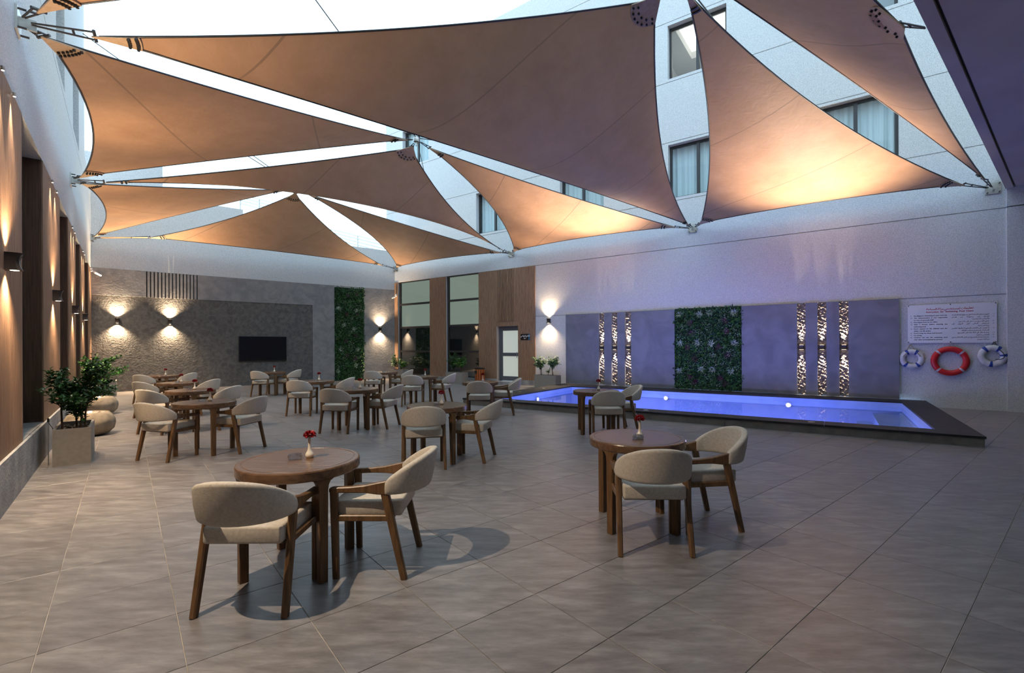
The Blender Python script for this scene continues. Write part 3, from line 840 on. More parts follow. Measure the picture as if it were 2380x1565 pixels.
def word_mesh(txt, size, sx=1.0, fat=0.0):
    _tc.body = txt; _tc.size = size; _tc.offset = fat; _tc.space_character = 1.0
    bpy.context.view_layer.update()
    me = bpy.data.meshes.new_from_object(_to.evaluated_get(bpy.context.evaluated_depsgraph_get()))
    vs = [(v.co.x * sx, v.co.y) for v in me.vertices]; fs = [tuple(p.vertices) for p in me.polygons]
    bpy.data.meshes.remove(me)
    if not vs: return [], [], 0
    x0 = min(v[0] for v in vs); w = max(v[0] for v in vs) - x0
    return [(v[0] - x0, v[1]) for v in vs], fs, w
def text_line(mb, txt, x0, x1, z, y, size, rtl=False, justify=False, center=False, sx=1.0, fat=0.0):
    ws = []
    for w in txt.split():
        if any(c in AR for c in w): ws.append(word_mesh(shape_ar(w), size * 1.05, sx, fat))
        else: ws.append(word_mesh(w, size, sx, fat))
    tot = sum(w[2] for w in ws); sp = size * .30 * sx
    avail = x1 - x0
    if justify and len(ws) > 1: sp = (avail - tot) / (len(ws) - 1)
    elif tot + sp * (len(ws) - 1) > avail and len(ws) > 1: sp = max(size * .12, (avail - tot) / (len(ws) - 1))
    full = tot + sp * (len(ws) - 1)
    x = (x0 + x1) / 2 - full / 2 if center else (x1 - full if rtl else x0)
    for vs, fs, w in (reversed(ws) if rtl else ws):
        mb.add([(x + a, y, z + b) for a, b in vs], fs); x += w + sp
# ---- pool rules board
t = wall_thing('R', 20.205, .03, 1.58, 'rules_sign', 'white pool rules board with red heading and black bilingual text', 'sign')
SW, SH = 1.59, .94
obj('board', MB().box(-SW / 2, SW / 2, -.01, 0, 0, SH), M['signwhite'], t)
for x, z in ((-SW / 2 + .02, .02), (0, .02), (SW / 2 - .02, .02), (-SW / 2 + .02, SH - .02), (0, SH - .015), (SW / 2 - .02, SH - .02)):
    obj('standoff', MB().lathe([(.012, -.005), (.012, .035), (.0, .035)], 8), M['bronze'], t).matrix_local = Matrix.Translation((x, .02, z)) @ Matrix.Rotation(PI / 2, 4, 'X')
hd = MB()
text_line(hd, 'تعليمات لمستخدمي بركة السباحة', -.44, .40, SH - .135, -.0115, .062, rtl=True, justify=True, fat=.0012)
text_line(hd, 'Instruction for Swimming Pool Users', -.44, .40, SH - .20, -.0115, .053, justify=True, fat=.0012)
obj('heading_lettering', hd, M['txtred'], t, fix=False)['kind'] = 'stuff'
EN = [('1 -', 'No lifeguard, Swimming at your own risk.', 1), ('2 -', 'The administration is not responsible', 1), ('', 'for loss of personal stuff.', 0), ('3 -', 'Pool depth from 1m to 1.25m.', 0),
      ('4 -', 'Take a shower before entering the', 1), ('', 'swimming pool.', 0), ('5 -', "Don't depend on the inflated toys for", 1), ('', 'safety. Use life jacket.', 0),
      ('6 -', "Don't bring any sharp tool to pool.", 0), ('7 -', 'No diving.', 0), ('8 -', 'Children can use the swimming pool', 1), ('', 'only when accompanied by parents.', 0)]
AA = [('١ -', 'لايوجد منقذ، السباحة على مسؤوليتك الخاصة.', 1), ('٢ -', 'الإدارة غير مسؤولة عن فقدان', 1), ('', 'الأغراض الشخصية.', 0), ('٣ -', 'عمق المسبح من ١ متر إلى ١,٢٥ متر.', 0),
      ('٤ -', 'إستعمل الدش قبل النزول إلى', 1), ('', 'بركة السباحة.', 0), ('٥ -', 'لا تعتمد على الألعاب المنفوخة بالهواء لتأمين', 1), ('', 'السلامة، إستخدم سترات الإنقاذ.', 0),
      ('٦ -', 'عدم إدخال أي أداة حادة إلى المسبح.', 0), ('٧ -', 'الغطس ممنوع.', 0), ('٨ -', 'عدم استخدام المسبح من قبل الأطفال بدون', 1), ('', 'مرافقة ذويهم.', 0)]
e = MB(); a = MB()
for k in range(12):
    z = SH - .282 - k * .0535
    n_, s_, j_ = EN[k]
    if n_: text_line(e, n_, -.735, -.69, z, -.0115, .036, fat=.0008)
    text_line(e, s_, -.675, -.055, z, -.0115, .037, justify=bool(j_), fat=.0009)
    n_, s_, j_ = AA[k]
    if n_: text_line(a, n_, .70, .75, z, -.0115, .036, rtl=True, fat=.0006)
    text_line(a, s_, .02, .665, z, -.0115, .037, rtl=True, justify=bool(j_), fat=.0006)
obj('english_lettering', e, M['txtblack'], t, fix=False)['kind'] = 'stuff'; obj('arabic_lettering', a, M['txtblack'], t, fix=False)['kind'] = 'stuff'
# ---- door sign
t = wall_thing('R', 7.79, .031, 1.79, 'door_sign', 'small black door sign with white Arabic lettering and teal edge', 'sign')
obj('plate', MB().box(-.22, .15, -.012, 0, 0, .24), M['signblack'], t)
obj('teal_edge', MB().box(.15, .22, -.012, 0, 0, .24), M['signblue'], t)
h = MB(); text_line(h, 'النادي الرياضي', -.19, .17, .135, -.0135, .075, rtl=True, center=True, fat=.002); text_line(h, 'Gym', -.19, .15, .05, -.0135, .055, center=True, fat=.0015)
obj('sign_lettering', h, M['txtwhite'], t, fix=False)['kind'] = 'stuff'
bpy.data.objects.remove(_to); bpy.data.curves.remove(_tc)

# ---- life rings
def torus(R, rr, a0=0.0, a1=2 * PI, n=48, m=12, flat=.75):
    mbs = MB(); closed = a1 - a0 > 6.28; cnt = n if closed else max(3, int(n * (a1 - a0) / (2 * PI)) + 1)
    vs = []
    for i in range(cnt):
        a = a0 + (a1 - a0) * i / (n if closed else cnt - 1)
        for k in range(m):
            b = 2 * PI * k / m; rad_ = R + rr * math.cos(b)
            vs.append((rad_ * math.cos(a), rr * flat * math.sin(b), rad_ * math.sin(a)))
    fs = []
    for i in range(cnt if closed else cnt - 1):
        i2 = (i + 1) % cnt
        for k in range(m):
            k2 = (k + 1) % m; fs.append((i * m + k, i * m + k2, i2 * m + k2, i2 * m + k))
    return mbs.add(vs, fs)
def ring(s, z, Ro, Ri, col, bandm, bands, label, rope=None, bw=.16, tip=None):
    R, rr = (Ro + Ri) / 2, (Ro - Ri) / 2
    t = wall_thing('R', s, rr * .75 + .012, z, 'life_ring', label, 'life ring')
    obj('ring_body', torus(R, rr), M[col], t, smooth=True)
    for b in bands:
        obj('band', torus(R, rr * 1.035, rad(b) - bw / 2, rad(b) + bw / 2), M[bandm], t, smooth=True)
    if rope:
        y = -.0
        h = MB()
        for d in (-1, 1):
            h.tube([(tip[0], .02, tip[1]), (tip[0] + d * .05, .0, tip[1] - .09), (d * R * .55, -rr * .5, R * .83)], .007, 6)
        obj('hanging_rope', h, M[rope], t, smooth=True)
        if rope != 'tape':
            g = MB()
            for d in ((-1, 1) if rope == 'sealed' else (1,)):
                a0 = 62 if d > 0 else 118
                g.tube([((R - rr * .1) * math.cos(rad(a0 - d * x)), -rr * .82, (R - rr * (.1 + .012 * x)) * math.sin(rad(a0 - d * x))) for x in range(0, 50 if rope == 'sealed' else 150, 10)], .007, 6)
            obj('grab_rope', g, M[rope], t, smooth=True)
ring(19.485, 1.185, .243, .125, 'ringwhite', 'navy', (62, 118, 232, 308), 'small white life ring with blue bands and tan rope', 'sealed', .27, (-.02, .36))
ring(20.19, 1.14, .355, .225, 'ringred', 'tape', (45, 135, 225, 315), 'large red life ring with grey bands under the rules board', 'tape', .13, (0, .44))
ring(20.92, 1.27, .255, .125, 'ringwhite', 'navy', (58, 128, 262, 5), 'white life ring with blue bands and black rope', 'black', .27, (.03, .33))

# ---- litter bin
bp_ = wp('R', 5.72, .36, 0)
t = thing('litter_bin', 'orange slatted wooden litter bin with black lid by the glass door', 'bin', bp_, wrot('R'))
obj('bin_body', MB().lathe([(.17, .02), (.17, .6)], 8), M['black'], t)
for k in range(14):
    a = 2 * PI * k / 14
    o = obj('slat', MB().box(-.033, .033, -.012, .012, .02, .6), M['binorange'], t); o.location = (.19 * math.cos(a), .19 * math.sin(a), 0); o.rotation_euler = (0, 0, a + PI / 2)
obj('bin_lid', MB().lathe([(.2, .6), (.21, .61), (.21, .64), (.1, .665), (.0, .67)], 20), M['black'], t, smooth=False)
obj('opening_flap', MB().box(-.1, .02, -.215, -.205, .42, .55), M['black'], t)
obj('bin_base', MB().lathe([(.18, 0), (.18, .03)], 16), M['black'], t)

# ---- planters, boulders, shrubs
PL, PW, PH = .92, .38, .48
pl_body = MB()
for x0, x1, y0, y1 in ((-PL / 2, PL / 2, -PW / 2, -PW / 2 + .03), (-PL / 2, PL / 2, PW / 2 - .03, PW / 2), (-PL / 2, -PL / 2 + .03, -PW / 2 + .03, PW / 2 - .03), (PL / 2 - .03, PL / 2, -PW / 2 + .03, PW / 2 - .03)):
    pl_body.box(x0, x1, y0, y1, 0, PH)
pl_body.box(-PL / 2 + .03, PL / 2 - .03, -PW / 2 + .03, PW / 2 - .03, .02, .30)
pl_me = pl_body.mesh('planter_body')
so = MB(); N = 10; vs = []
for i in range(N + 1):
    for j in range(N + 1):
        vs.append((-PL / 2 + .032 + (PL - .064) * i / N, -PW / 2 + .032 + (PW - .064) * j / N, .40 + random.random() * .02))
so.add(vs, [(i * (N + 1) + j, (i + 1) * (N + 1) + j, (i + 1) * (N + 1) + j + 1, i * (N + 1) + j + 1) for i in range(N) for j in range(N)])
so_me = so.mesh('soil', True, False)
pb = MB()
for k in range(70):
    x, y = random.uniform(-.41, .41), random.uniform(-.14, .14); r = random.uniform(.012, .03)
    pb.lathe([(0, -r * .3), (r, 0), (r * .7, r * .45), (0, r * .6)], 6, (x, y, .425))
pb_me = pb.mesh('pebble_cover')
def planter(loc, rz, label):
    t = thing('trough_planter', label, 'planter', loc, rz)
    link('planter_body', pl_me, M['planter'], t); link('soil', so_me, M['soil'], t)
    o = link('pebble_cover', pb_me, M['soil'], t); o['kind'] = 'stuff'
    return t
def shrub(loc, label, stems, h, spread, nleaf, lmat, ls=.05, group=None, bias=Vector((0, 0, 0)), lowleaf=.35, seed=1):
    rnd = random.Random(seed)
    t = thing('shrub', label, 'shrub', loc, 0, group)
    tw = MB(); lf = MB(); ends = []
    for sx, sy, hh in stems:
        base = Vector((sx, sy, 0)); top = base + Vector((rnd.uniform(-.05, .05), rnd.uniform(-.05, .05), hh * .55))
        tw.tube([base, base.lerp(top, .5) + Vector((rnd.uniform(-.02, .02), rnd.uniform(-.02, .02), 0)), top], [.013, .010, .007], 6)
        nb = 11
        for k in range(nb):
            st = base.lerp(top, lowleaf + (1 - lowleaf) * rnd.random())
            an = rnd.random() * 2 * PI; el = rnd.uniform(.15, 1.2)
            ln = rnd.uniform(.55, 1.0) * spread
            d = Vector((math.cos(an) * math.cos(el), math.sin(an) * math.cos(el), math.sin(el) * hh * .55 / max(spread, .1) * .9)) + bias
            en = st + d * ln
            mid = st.lerp(en, .5) + Vector((0, 0, .04 * hh))
            tw.tube([st, mid, en], [.006, .0045, .002], 5); ends.append((st, mid, en))
    per = max(1, nleaf // len(ends))
    for st, mid, en in ends:
        for k in range(per):
            f = rnd.uniform(.12, 1.0)
            p = st.lerp(mid, f * 2) if f < .5 else mid.lerp(en, f * 2 - 1)
            p = p + Vector((rnd.gauss(0, .02), rnd.gauss(0, .02), rnd.gauss(0, .02)))
            d = Vector((rnd.uniform(-1, 1), rnd.uniform(-1, 1), rnd.uniform(-.4, .7)))
            l = ls * rnd.uniform(.7, 1.25)
            lf.leaf(p, d, Vector((rnd.uniform(-.5, .5), rnd.uniform(-.5, .5), 1)), l, l * .58)
    obj('stem', tw, M['bark'], t)
    o = obj('foliage', lf, lmat, t, fix=False); o['kind'] = 'stuff'
    return t
AP = math.atan2(P.y, P.x)
p1 = (fl(206, 1079.5) + fl(126, 1088.5)) / 2 + P * (PL / 2 - .02)
planter(p1, AP, 'taupe trough planter holding the dark bush beside the timber wall plinth')
shrub(p1 + Vector((0, 0, .41)), 'dark green bush with long side branches in the planter beside the stone bowls', [(-.10, -.08, 1.05), (.03, .05, 1.2), (.14, .0, .95), (-.02, .06, .8)], 1.1, .6, 2600, M['leaf_shrub'], .07, seed=3, lowleaf=.25)
p2 = fl(205, 965) + P * .45
planter(p2, AP, 'taupe trough planter holding the bright green bush between two stone bowls')
shrub(p2 + Vector((.0, 0, .41)), 'bright green bush leaning toward the tables from the second planter', [(-.05, 0, 1.1), (.15, .1, 1.2), (.05, -.05, 1.0)], 1.1, .66, 2300, M['leaf_bright'], .066, seed=5, bias=Vector((.28, .05, .1)))
p3 = fl(262, 924) + P * .45 - Q * .1
planter(p3, AP, 'bare taupe trough planter with pebbles near the dark plaster wall')
def bowl(loc, label, r=.36, h=.43, seed=1):
    rnd = random.Random(seed)
    t = thing('stone_bowl', label, 'stone bowl', loc)
    prof = [(.17, 0), (.27, .03), (.335, .10), (r, .2), (r * .985, .27), (.31, .36), (.27, .40), (.25, .405), (.23, .38), (.0, .37)]
    mbs = MB().lathe(prof, 36)
    mbs.v = [(x * (1 + .012 * math.sin(9 * z + 3 * x)), y * (1 + .012 * math.sin(11 * z + 4 * y)), z) for x, y, z in mbs.v]
    obj('bowl_body', mbs, M['stone'], t, smooth=True)
    g = MB()
    for k in range(60):
        a = rnd.random() * 2 * PI; q = .215 * math.sqrt(rnd.random()); s = rnd.uniform(.014, .03)
        g.lathe([(0, -s * .3), (s, 0), (s * .7, s * .5), (0, s * .65)], 6, (q * math.cos(a), q * math.sin(a), .385))
    o = obj('pebble_fill', g, M['pebble'], t); o['kind'] = 'stuff'
    obj('bowl_light', MB().lathe([(.03, .37), (.03, .42), (.0, .425)], 10), M['lampface'], t)
bowl(fl(188, 1021) + P * .25 + Q * .1, 'tan boulder bowl with pebbles just beyond the dark bush planter', seed=2)
bowl(fl(219, 971) + P * .35 + Q * .06, 'tan boulder bowl with pebbles beside the bright bush planter', seed=4)
# right hand planters
rzR = wrot('R')
def rplanter(u, v, label): 
    p = fl(u, v) - NR * (PW / 2)
    planter(p, rzR, label); return p
q3 = rplanter(1266, 902.5, 'grey trough planter under the lamp at the pool end of the timber wall')
shrub(q3 + Vector((0, 0, .41)) - DR * .28, 'tall silvery shrub left of two in the planter under the lamp', [(0, 0, .95), (.03, .02, .8)], .9, .36, 620, M['leaf_grey'], .085, seed=8, lowleaf=.55)
shrub(q3 + Vector((0, 0, .41)) + DR * .22, 'tall silvery shrub on the pool side of the planter under the lamp', [(0, 0, .95), (.02, -.02, .85)], .9, .32, 620, M['leaf_grey'], .085, seed=9, lowleaf=.55)
shrub(q3 + Vector((0, 0, .41)) + DR * .02, 'little silvery shrub between two taller ones under the lamp', [(0, 0, .35)], .35, .15, 110, M['leaf_grey'], .05, seed=10, lowleaf=.5)
q2 = rplanter(1054, 893, 'grey trough planter before the bay window nearer the glass door')
shrub(q2 + Vector((0, 0, .41)) - DR * .25, 'leafy green shrub on the corner side of the planter before the second bay window', [(0, 0, 1.0), (.04, .02, .8)], 1.0, .34, 480, M['leaf_shrub'], .075, seed=11, lowleaf=.45)
shrub(q2 + Vector((0, 0, .41)) + DR * .2, 'slender green shrub on the door side of the planter before the second bay window', [(0, 0, 1.0), (.03, .02, .85)], 1.0, .30, 460, M['leaf_bright'], .075, seed=12, lowleaf=.5)
q1 = wp('R', .95, .55, 0)
planter(q1, rzR, 'grey trough planter before the bay window at the far corner')
shrub(q1 + Vector((0, 0, .41)) - DR * .3, 'bushy silvery shrub at the corner end of the far planter', [(0, 0, .9), (.05, .0, .7)], .9, .42, 480, M['leaf_grey'], .08, seed=13, lowleaf=.4)
shrub(q1 + Vector((0, 0, .41)) + DR * .28, 'low green shrub at the window end of the far planter', [(0, 0, .65), (.03, .0, .6)], .65, .36, 400, M['leaf_bright'], .075, seed=14, lowleaf=.4)
# garden spike light beside first planter
t = thing('spike_light', 'thin garden spike light with cable beside the first planter', 'light', p1 - Q * .24 - P * .3)
obj('spike', MB().tube([(0, 0, 0), (0, 0, .62)], .006, 6), M['steel'], t)
obj('lamp_head', MB().lathe([(.008, .57), (.012, .575), (.012, .61), (.009, .625)], 10), M['black'], t)
obj('cable', MB().tube([(.0, 0, .57), (.03, .02, .5), (.05, .04, .42), (.09, .04, .45), (.12, .06, .47)], .004, 5), M['black'], t)

# ---- planted wall panels
def green_wall(w, s0, s1, z0, z1, o, label, nl, tufts, purples, seed):
    rnd = random.Random(seed)
    t = wall_thing(w, (s0 + s1) / 2, o, z0, 'planted_panel', label, 'green wall')
    hw, h = (s1 - s0) / 2, z1 - z0
    obj('panel_backing', MB().box(-hw, hw, -.03, 0, 0, h), mat('dark_moss', (.006, .02, .008), .9), t)
    lf = MB()
    for k in range(nl):
        p = Vector((rnd.uniform(-hw, hw), -.03 - rnd.random() * .05, rnd.uniform(.01, h)))
        d = Vector((rnd.uniform(-1, 1), -rnd.uniform(.1, .9), rnd.uniform(-1, .8)))
        l = rnd.choice((.05, .06, .07, .10)) * rnd.uniform(.8, 1.3)
        lf.leaf(p, d, Vector((rnd.uniform(-.4, .4), -1, .3)), l, l * rnd.uniform(.3, .6))
    o_ = obj('leaf_carpet', lf, M['leaf_wall'], t, fix=False); o_['kind'] = 'stuff'
    fl_ = MB()
    for k in range(int(nl * .03)):
        cx, cz = rnd.uniform(-hw + .08, hw - .08), rnd.uniform(.1, h - .1)
        for q in range(6):
            s = .011
            fl_.lathe([(0, -s), (s, 0), (0, s)], 5, (cx + rnd.gauss(0, .05), -.085, cz + rnd.gauss(0, .05)))
    o_ = obj('white_blossom', fl_, M['leaf_white'], t); o_['kind'] = 'stuff'
    for kind, lst, m, n, L in (('white_tuft', tufts, 'leaf_white', 20, .16), ('purple_tuft', purples, 'leaf_purple', 22, .16)):
        for (x, z) in lst:
            tf = MB()
            for k in range(n):
                an = 2 * PI * k / n + rnd.uniform(-.15, .15)
                d = Vector((math.cos(an), -rnd.uniform(.25, .9), math.sin(an) + .15))
                tf.leaf(Vector((0, -.05, 0)), d, Vector((0, -1, .2)), L * rnd.uniform(.6, 1.1), .011)
            to = obj(kind, tf, M[m], t, fix=False); to.location = (x, -.02, z)
rt = random.Random(21)
def grid_pts(xs, zs, j=.05): return [(x + rt.uniform(-j, j), z + rt.uniform(-j, j)) for z in zs for x in xs]
hwR, hR = (GRN_R[1] - GRN_R[0]) / 2, PZ1 - PZ0
green_wall('R', GRN_R[0], GRN_R[1], PZ0, PZ1 + .02, .015, 'dark green planted panel with white tufts behind the pool', 5200,
           grid_pts((-.8, -.22, .12, .75), (2.35, 1.47, .62)), grid_pts((-.5, .42), (2.15, 1.25, .38), .1) + grid_pts((-.4, .5), (1.85, 1.0, .18), .1), 31)
green_wall('B', 8.27, 9.61, .02, 4.27, -.03, 'tall narrow green planted panel between the television wall and far corner', 6000,
           grid_pts((-.42, .2), (3.3, 2.4, 1.45, .55), .15), grid_pts((-.1, .3), (3.9, 3.0, 1.9, 1.1), .15), 33)

# ================================================================== FURNITURE
def make_chair():
    t = thing('armchair', '', 'chair')
    for s in (-1, 1):
        obj('leg', MB().bar((s * .245, .225, 0), (s * .247, .235, .585), .036, .042, .044, .052), M['wood'], t)
        obj('leg', MB().bar((s * .262, -.235, 0), (s * .252, -.105, .585), .036, .044, .042, .056), M['wood'], t)
        st = [(.262, .580, .606, .246), (.245, .574, .612, .247), (.12, .578, .617, .25), (.02, .576, .628, .252), (-.06, .566, .645, .254), (-.118, .563, .656, .255)]
        secs = []
        for y, z0, z1, x in st:
            w = .021; secs.append([(s * x - w, y, z0 + .006), (s * x - w + .006, y, z0), (s * x + w - .006, y, z0), (s * x + w, y, z0 + .006), (s * x + w, y, z1 - .006), (s * x + w - .006, y, z1), (s * x - w + .006, y, z1), (s * x - w, y, z1 - .006)])
        obj('armrest', MB().sections(secs), M['wood'], t)
        obj('side_rail', MB().bar((s * .246, .21, .405), (s * .252, -.14, .405), .026, .042, xa=Vector((1, 0, 0))), M['wood'], t)
    obj('seat_frame', MB().box(-.215, .215, -.16, .215, .392, .41), M['wood'], t)
    sm = MB().box(-.229, .229, -.212, .25, .408, .512).mesh('seat')
    bm = bmesh.new(); bm.from_mesh(sm)
    bmesh.ops.bevel(bm, geom=list(bm.edges), offset=.016, segments=3, profile=.5, affect='EDGES'); bm.to_mesh(sm); bm.free(); sm.shade_smooth()
    link('seat', sm, M['fabric'], t)
    secs = []; NA = 28
    for i in range(NA + 1):
        a = -PI / 2 + PI * i / NA
        ca, sa = math.cos(a), math.sin(a)
        zb = .563; zt = .655 + .168 * max(0, ca) ** .95
        if i in (0, NA): zt -= .004
        th = .027
        cx, cy = .254 * sa, -.112 - .23 * ca
        nx, ny = sa, -ca
        ring_ = []
        hh = zt - zb; rr = min(.024, hh / 2.2)
        for dz, dr in ((0, -th + .012), (rr * .35, -th + .003), (rr, -th), (hh * .5, -th - .002), (hh - rr, -th), (hh - rr * .35, -th + .003), (hh, -th + .014),
                       (hh, th - .014), (hh - rr * .35, th - .003), (hh - rr, th), (hh * .5, th + .004), (rr, th), (rr * .35, th - .003), (0, th - .012)):
            lean = .20 * dz * max(0, ca)
            ring_.append((cx + nx * (dr + lean), cy + ny * (dr + lean), zb + dz))
        secs.append(ring_)
    obj('backrest', MB().sections(secs), M['fabric'], t, smooth=True)
    return t
def make_table():
    t = thing('round_table', '', 'table')
    R = .408
    obj('table_top', MB().lathe([(0, .676), (R - .02, .676), (R - .006, .68), (R, .69), (R, .738), (R - .004, .746), (R - .012, .75), (R - .036, .75), (R - .038, .7475), (R - .043, .7475), (R - .045, .75), (0, .75)], 96), M['wood_top'], t)
    for k in range(4):
        a = PI / 4 + k * PI / 2
        r0 = R - .066
        rv = Vector((math.cos(a), math.sin(a), 0)); tv = Vector((-math.sin(a), math.cos(a), 0))
        prof = [(-.027, 0), (.027, 0), (.031, .60), (.036, .64), (.048, .665), (.075, .68), (-.075, .68), (-.048, .665), (-.036, .64), (-.031, .60)]
        obj('leg', MB().prism([rv * r0 + tv * x + ZUP * z for x, z in prof], Vector((0, 0, 0)), rv * .056), M['wood'], t, bevel=.005)
    return t
CH0, TB0 = make_chair(), make_table()
# vase, flower, ashtray
VS0 = thing('bud_vase', '', 'vase')
obj('vase_body', MB().lathe([(.0, 0), (.022, 0), (.029, .012), (.0305, .024), (.026, .036), (.017, .05), (.0125, .066), (.0105, .09), (.0098, .12), (.0105, .139), (.0085, .14), (.008, .12), (0, .11)], 20), M['vase'], VS0, smooth=True)
obj('glaze_foot', MB().lathe([(.018, -.0), (.018, .002), (.0, .002)], 16), M['vase'], VS0)
FW0 = thing('carnation', '', 'flower')
pt = MB(); rn = random.Random(5)
for k in range(120):
    an = rn.random() * 2 * PI; ph = math.acos(rn.uniform(-.35, 1)); d = Vector((math.sin(ph) * math.cos(an), math.sin(ph) * math.sin(an), math.cos(ph)))
    c = d * .019 * rn.uniform(.7, 1.1); pt.leaf(c, d + Vector((rn.uniform(-.9, .9), rn.uniform(-.9, .9), rn.uniform(-.9, .9))), d.orthogonal(), .017, .015, .4)
pt.v = [(x * 1.35, y * 1.35, z * 1.15 + .163) for x, y, z in pt.v]
obj('bloom', pt, M['red'], FW0, fix=False)
lfm = MB()
for k in range(6):
    an = k * 1.1; lfm.leaf(Vector((.006 * math.cos(an), .006 * math.sin(an), .143)), Vector((math.cos(an), math.sin(an), .45)), ZUP, .034, .012)
obj('leaf_sprig', lfm, M['leafg'], FW0, fix=False)
obj('stem', MB().tube([(0, 0, .07), (0, 0, .15)], .002, 5), M['leafg'], FW0)
AS0 = thing('ashtray', '', 'ashtray')
obj('dish', MB().lathe([(.0, 0), (.040, 0), (.048, .006), (.051, .028), (.0475, .030), (.043, .011), (.036, .008), (0, .008)], 10), M['glass'], AS0)
obj('rim', MB().lathe([(.0475, .030), (.051, .030), (.0505, .033), (.048, .033)], 10, close=True), M['glass'], AS0)

# each set: table centre, chair A turn, chair B turn, wording, (vase du, ashtray)
SETS = [
 ('T1', (-1.52, 3.40), 'the timber-side table nearest the walkway'),
 ('T2', (1.09, 4.17), 'the pool-side table nearest the walkway'),
 ('T3', (-1.03, 6.52), 'the table in the middle of the floor'),
 ('T4', (-4.56, 7.05), 'the fourth timber-wall table counted from the dark wall'),
 ('T5', (-6.10, 9.02), 'the third timber-wall table counted from the dark wall'),
 ('T6', (-7.70, 10.95), 'the second timber-wall table counted from the dark wall'),
 ('T7', (-10.10, 13.75), 'the first timber-wall table, close to the dark wall'),
 ('T8', (-7.80, 15.45), 'the table under the television'),
 ('T9', (-4.68, 11.35), 'the second table in line from the television'),
 ('T10', (-2.98, 9.12), 'the third table in line from the television'),
 ('T11', (-4.05, 15.1), 'the table close to the tall planted panel'),
 ('T12', (-2.42, 12.9), 'the table before the bay windows'),
 ('T13', (-.72, 10.75), 'the table at the end of the pool'),
 ('T14', (1.50, 8.52), 'the table along the side of the pool'),
]
AOFF = {'T1': (-.05, -.44, 0), 'T2': (-.03, -.45, -2), 'T3': (-.12, -.36, 12), 'T4': (-.28, -.36, -14), 'T5': (-.30, -.34, -12), 'T6': (-.3, -.34, -12), 'T7': (-.05, -.46, 0), 'T8': (-.05, -.46, -8), 'T9': (-.13, -.46, 2), 'T10': (-.18, -.42, -6), 'T11': (-.2, -.42, 0), 'T12': (-.18, -.42, 5), 'T13': (.02, -.48, 0), 'T14': (.10, -.46, 0)}
BOFF = {'T1': (.56, .03, 0), 'T2': (.54, .0, -8), 'T3': (.49, .06, 13), 'T4': (.43, .14, 10), 'T5': (.45, .14, 8), 'T6': (.45, .14, 8), 'T7': (.45, .14, 8), 'T8': (.48, .1, 5), 'T9': (.47, .1, 8), 'T10': (.46, .1, 12), 'T11': (.48, .08, 6), 'T12': (.48, .08, 10), 'T13': (.52, .12, 0), 'T14': (.48, .22, -10)}
first = True
for k, (nm, (x, y), ph) in enumerate(SETS):
    tb = TB0 if first else copy_tree(TB0)
    tb.location = (x, y, 0); tb.rotation_euler = (0, 0, rad(-3 if k % 3 else 4) if k else 0); tag(tb, 'round walnut table: ' + ph, 'table', 'round cafe tables'); tb['label'] = tb['label'].replace('round walnut table: the', 'round walnut top,')
    dx, dy, r_ = AOFF[nm]
    ca = CH0 if first else copy_tree(CH0)
    ca.location = (x + dx, y + dy, 0); ca.rotation_euler = (0, 0, rad(r_)); tag(ca, 'beige armchair, walkway side of ' + ph, 'chair', 'beige armchairs')
    dx, dy, r_ = BOFF[nm]
    cb = copy_tree(CH0)
    cb.location = (x + dx, y + dy, 0); cb.rotation_euler = (0, 0, PI / 2 - rad(r_)); tag(cb, 'beige armchair, pool side of ' + ph, 'chair', 'beige armchairs')
    ax, ay = -.02 + .015 * ((k * 7) % 3 - 1), .0
    vx, vy = .055, .035
    if nm == 'T2': vx, vy, ax, ay = .02, -.03, -.015, -.10
    if nm == 'T13': ax, ay = -.22, .05
    av = AS0 if first else copy_tree(AS0)
    av.location = (x + ax, y + ay, .7502); av.rotation_euler = (0, 0, k * .4); tag(av, 'clear glass ashtray on ' + ph, 'ashtray', 'glass ashtrays')
    if nm != 'T11':
        v = VS0 if first else copy_tree(VS0)
        v.location = (x + vx, y + vy, .7502); tag(v, 'cream bud vase on ' + ph, 'vase', 'cream bud vases')
        f = FW0 if first else copy_tree(FW0)
        f.location = (x + vx, y + vy, .7502); f.rotation_euler = (0, 0, k * 1.7); tag(f, 'red carnation in the vase on ' + ph, 'flower', 'red carnations')
    first = False
NICE = ['open floor by the walkway, timber wall side', 'open floor by the walkway, pool side', 'middle of the floor', 'fourth of the timber wall row from dark wall', 'third of the timber wall row from dark wall',
        'second of the timber wall row from dark wall', 'first of the timber wall row, close to dark wall', 'under the television', 'second in line from the television', 'third in line from the television',
        'close to the tall planted panel', 'before the bay windows', 'at the end of the pool', 'along the side of the pool']
i = 0
for o in [o for o in COL.objects if o.parent is None and o.name.startswith('round_table')]:
    o['label'] = 'round walnut table, ' + NICE[i]; i += 1

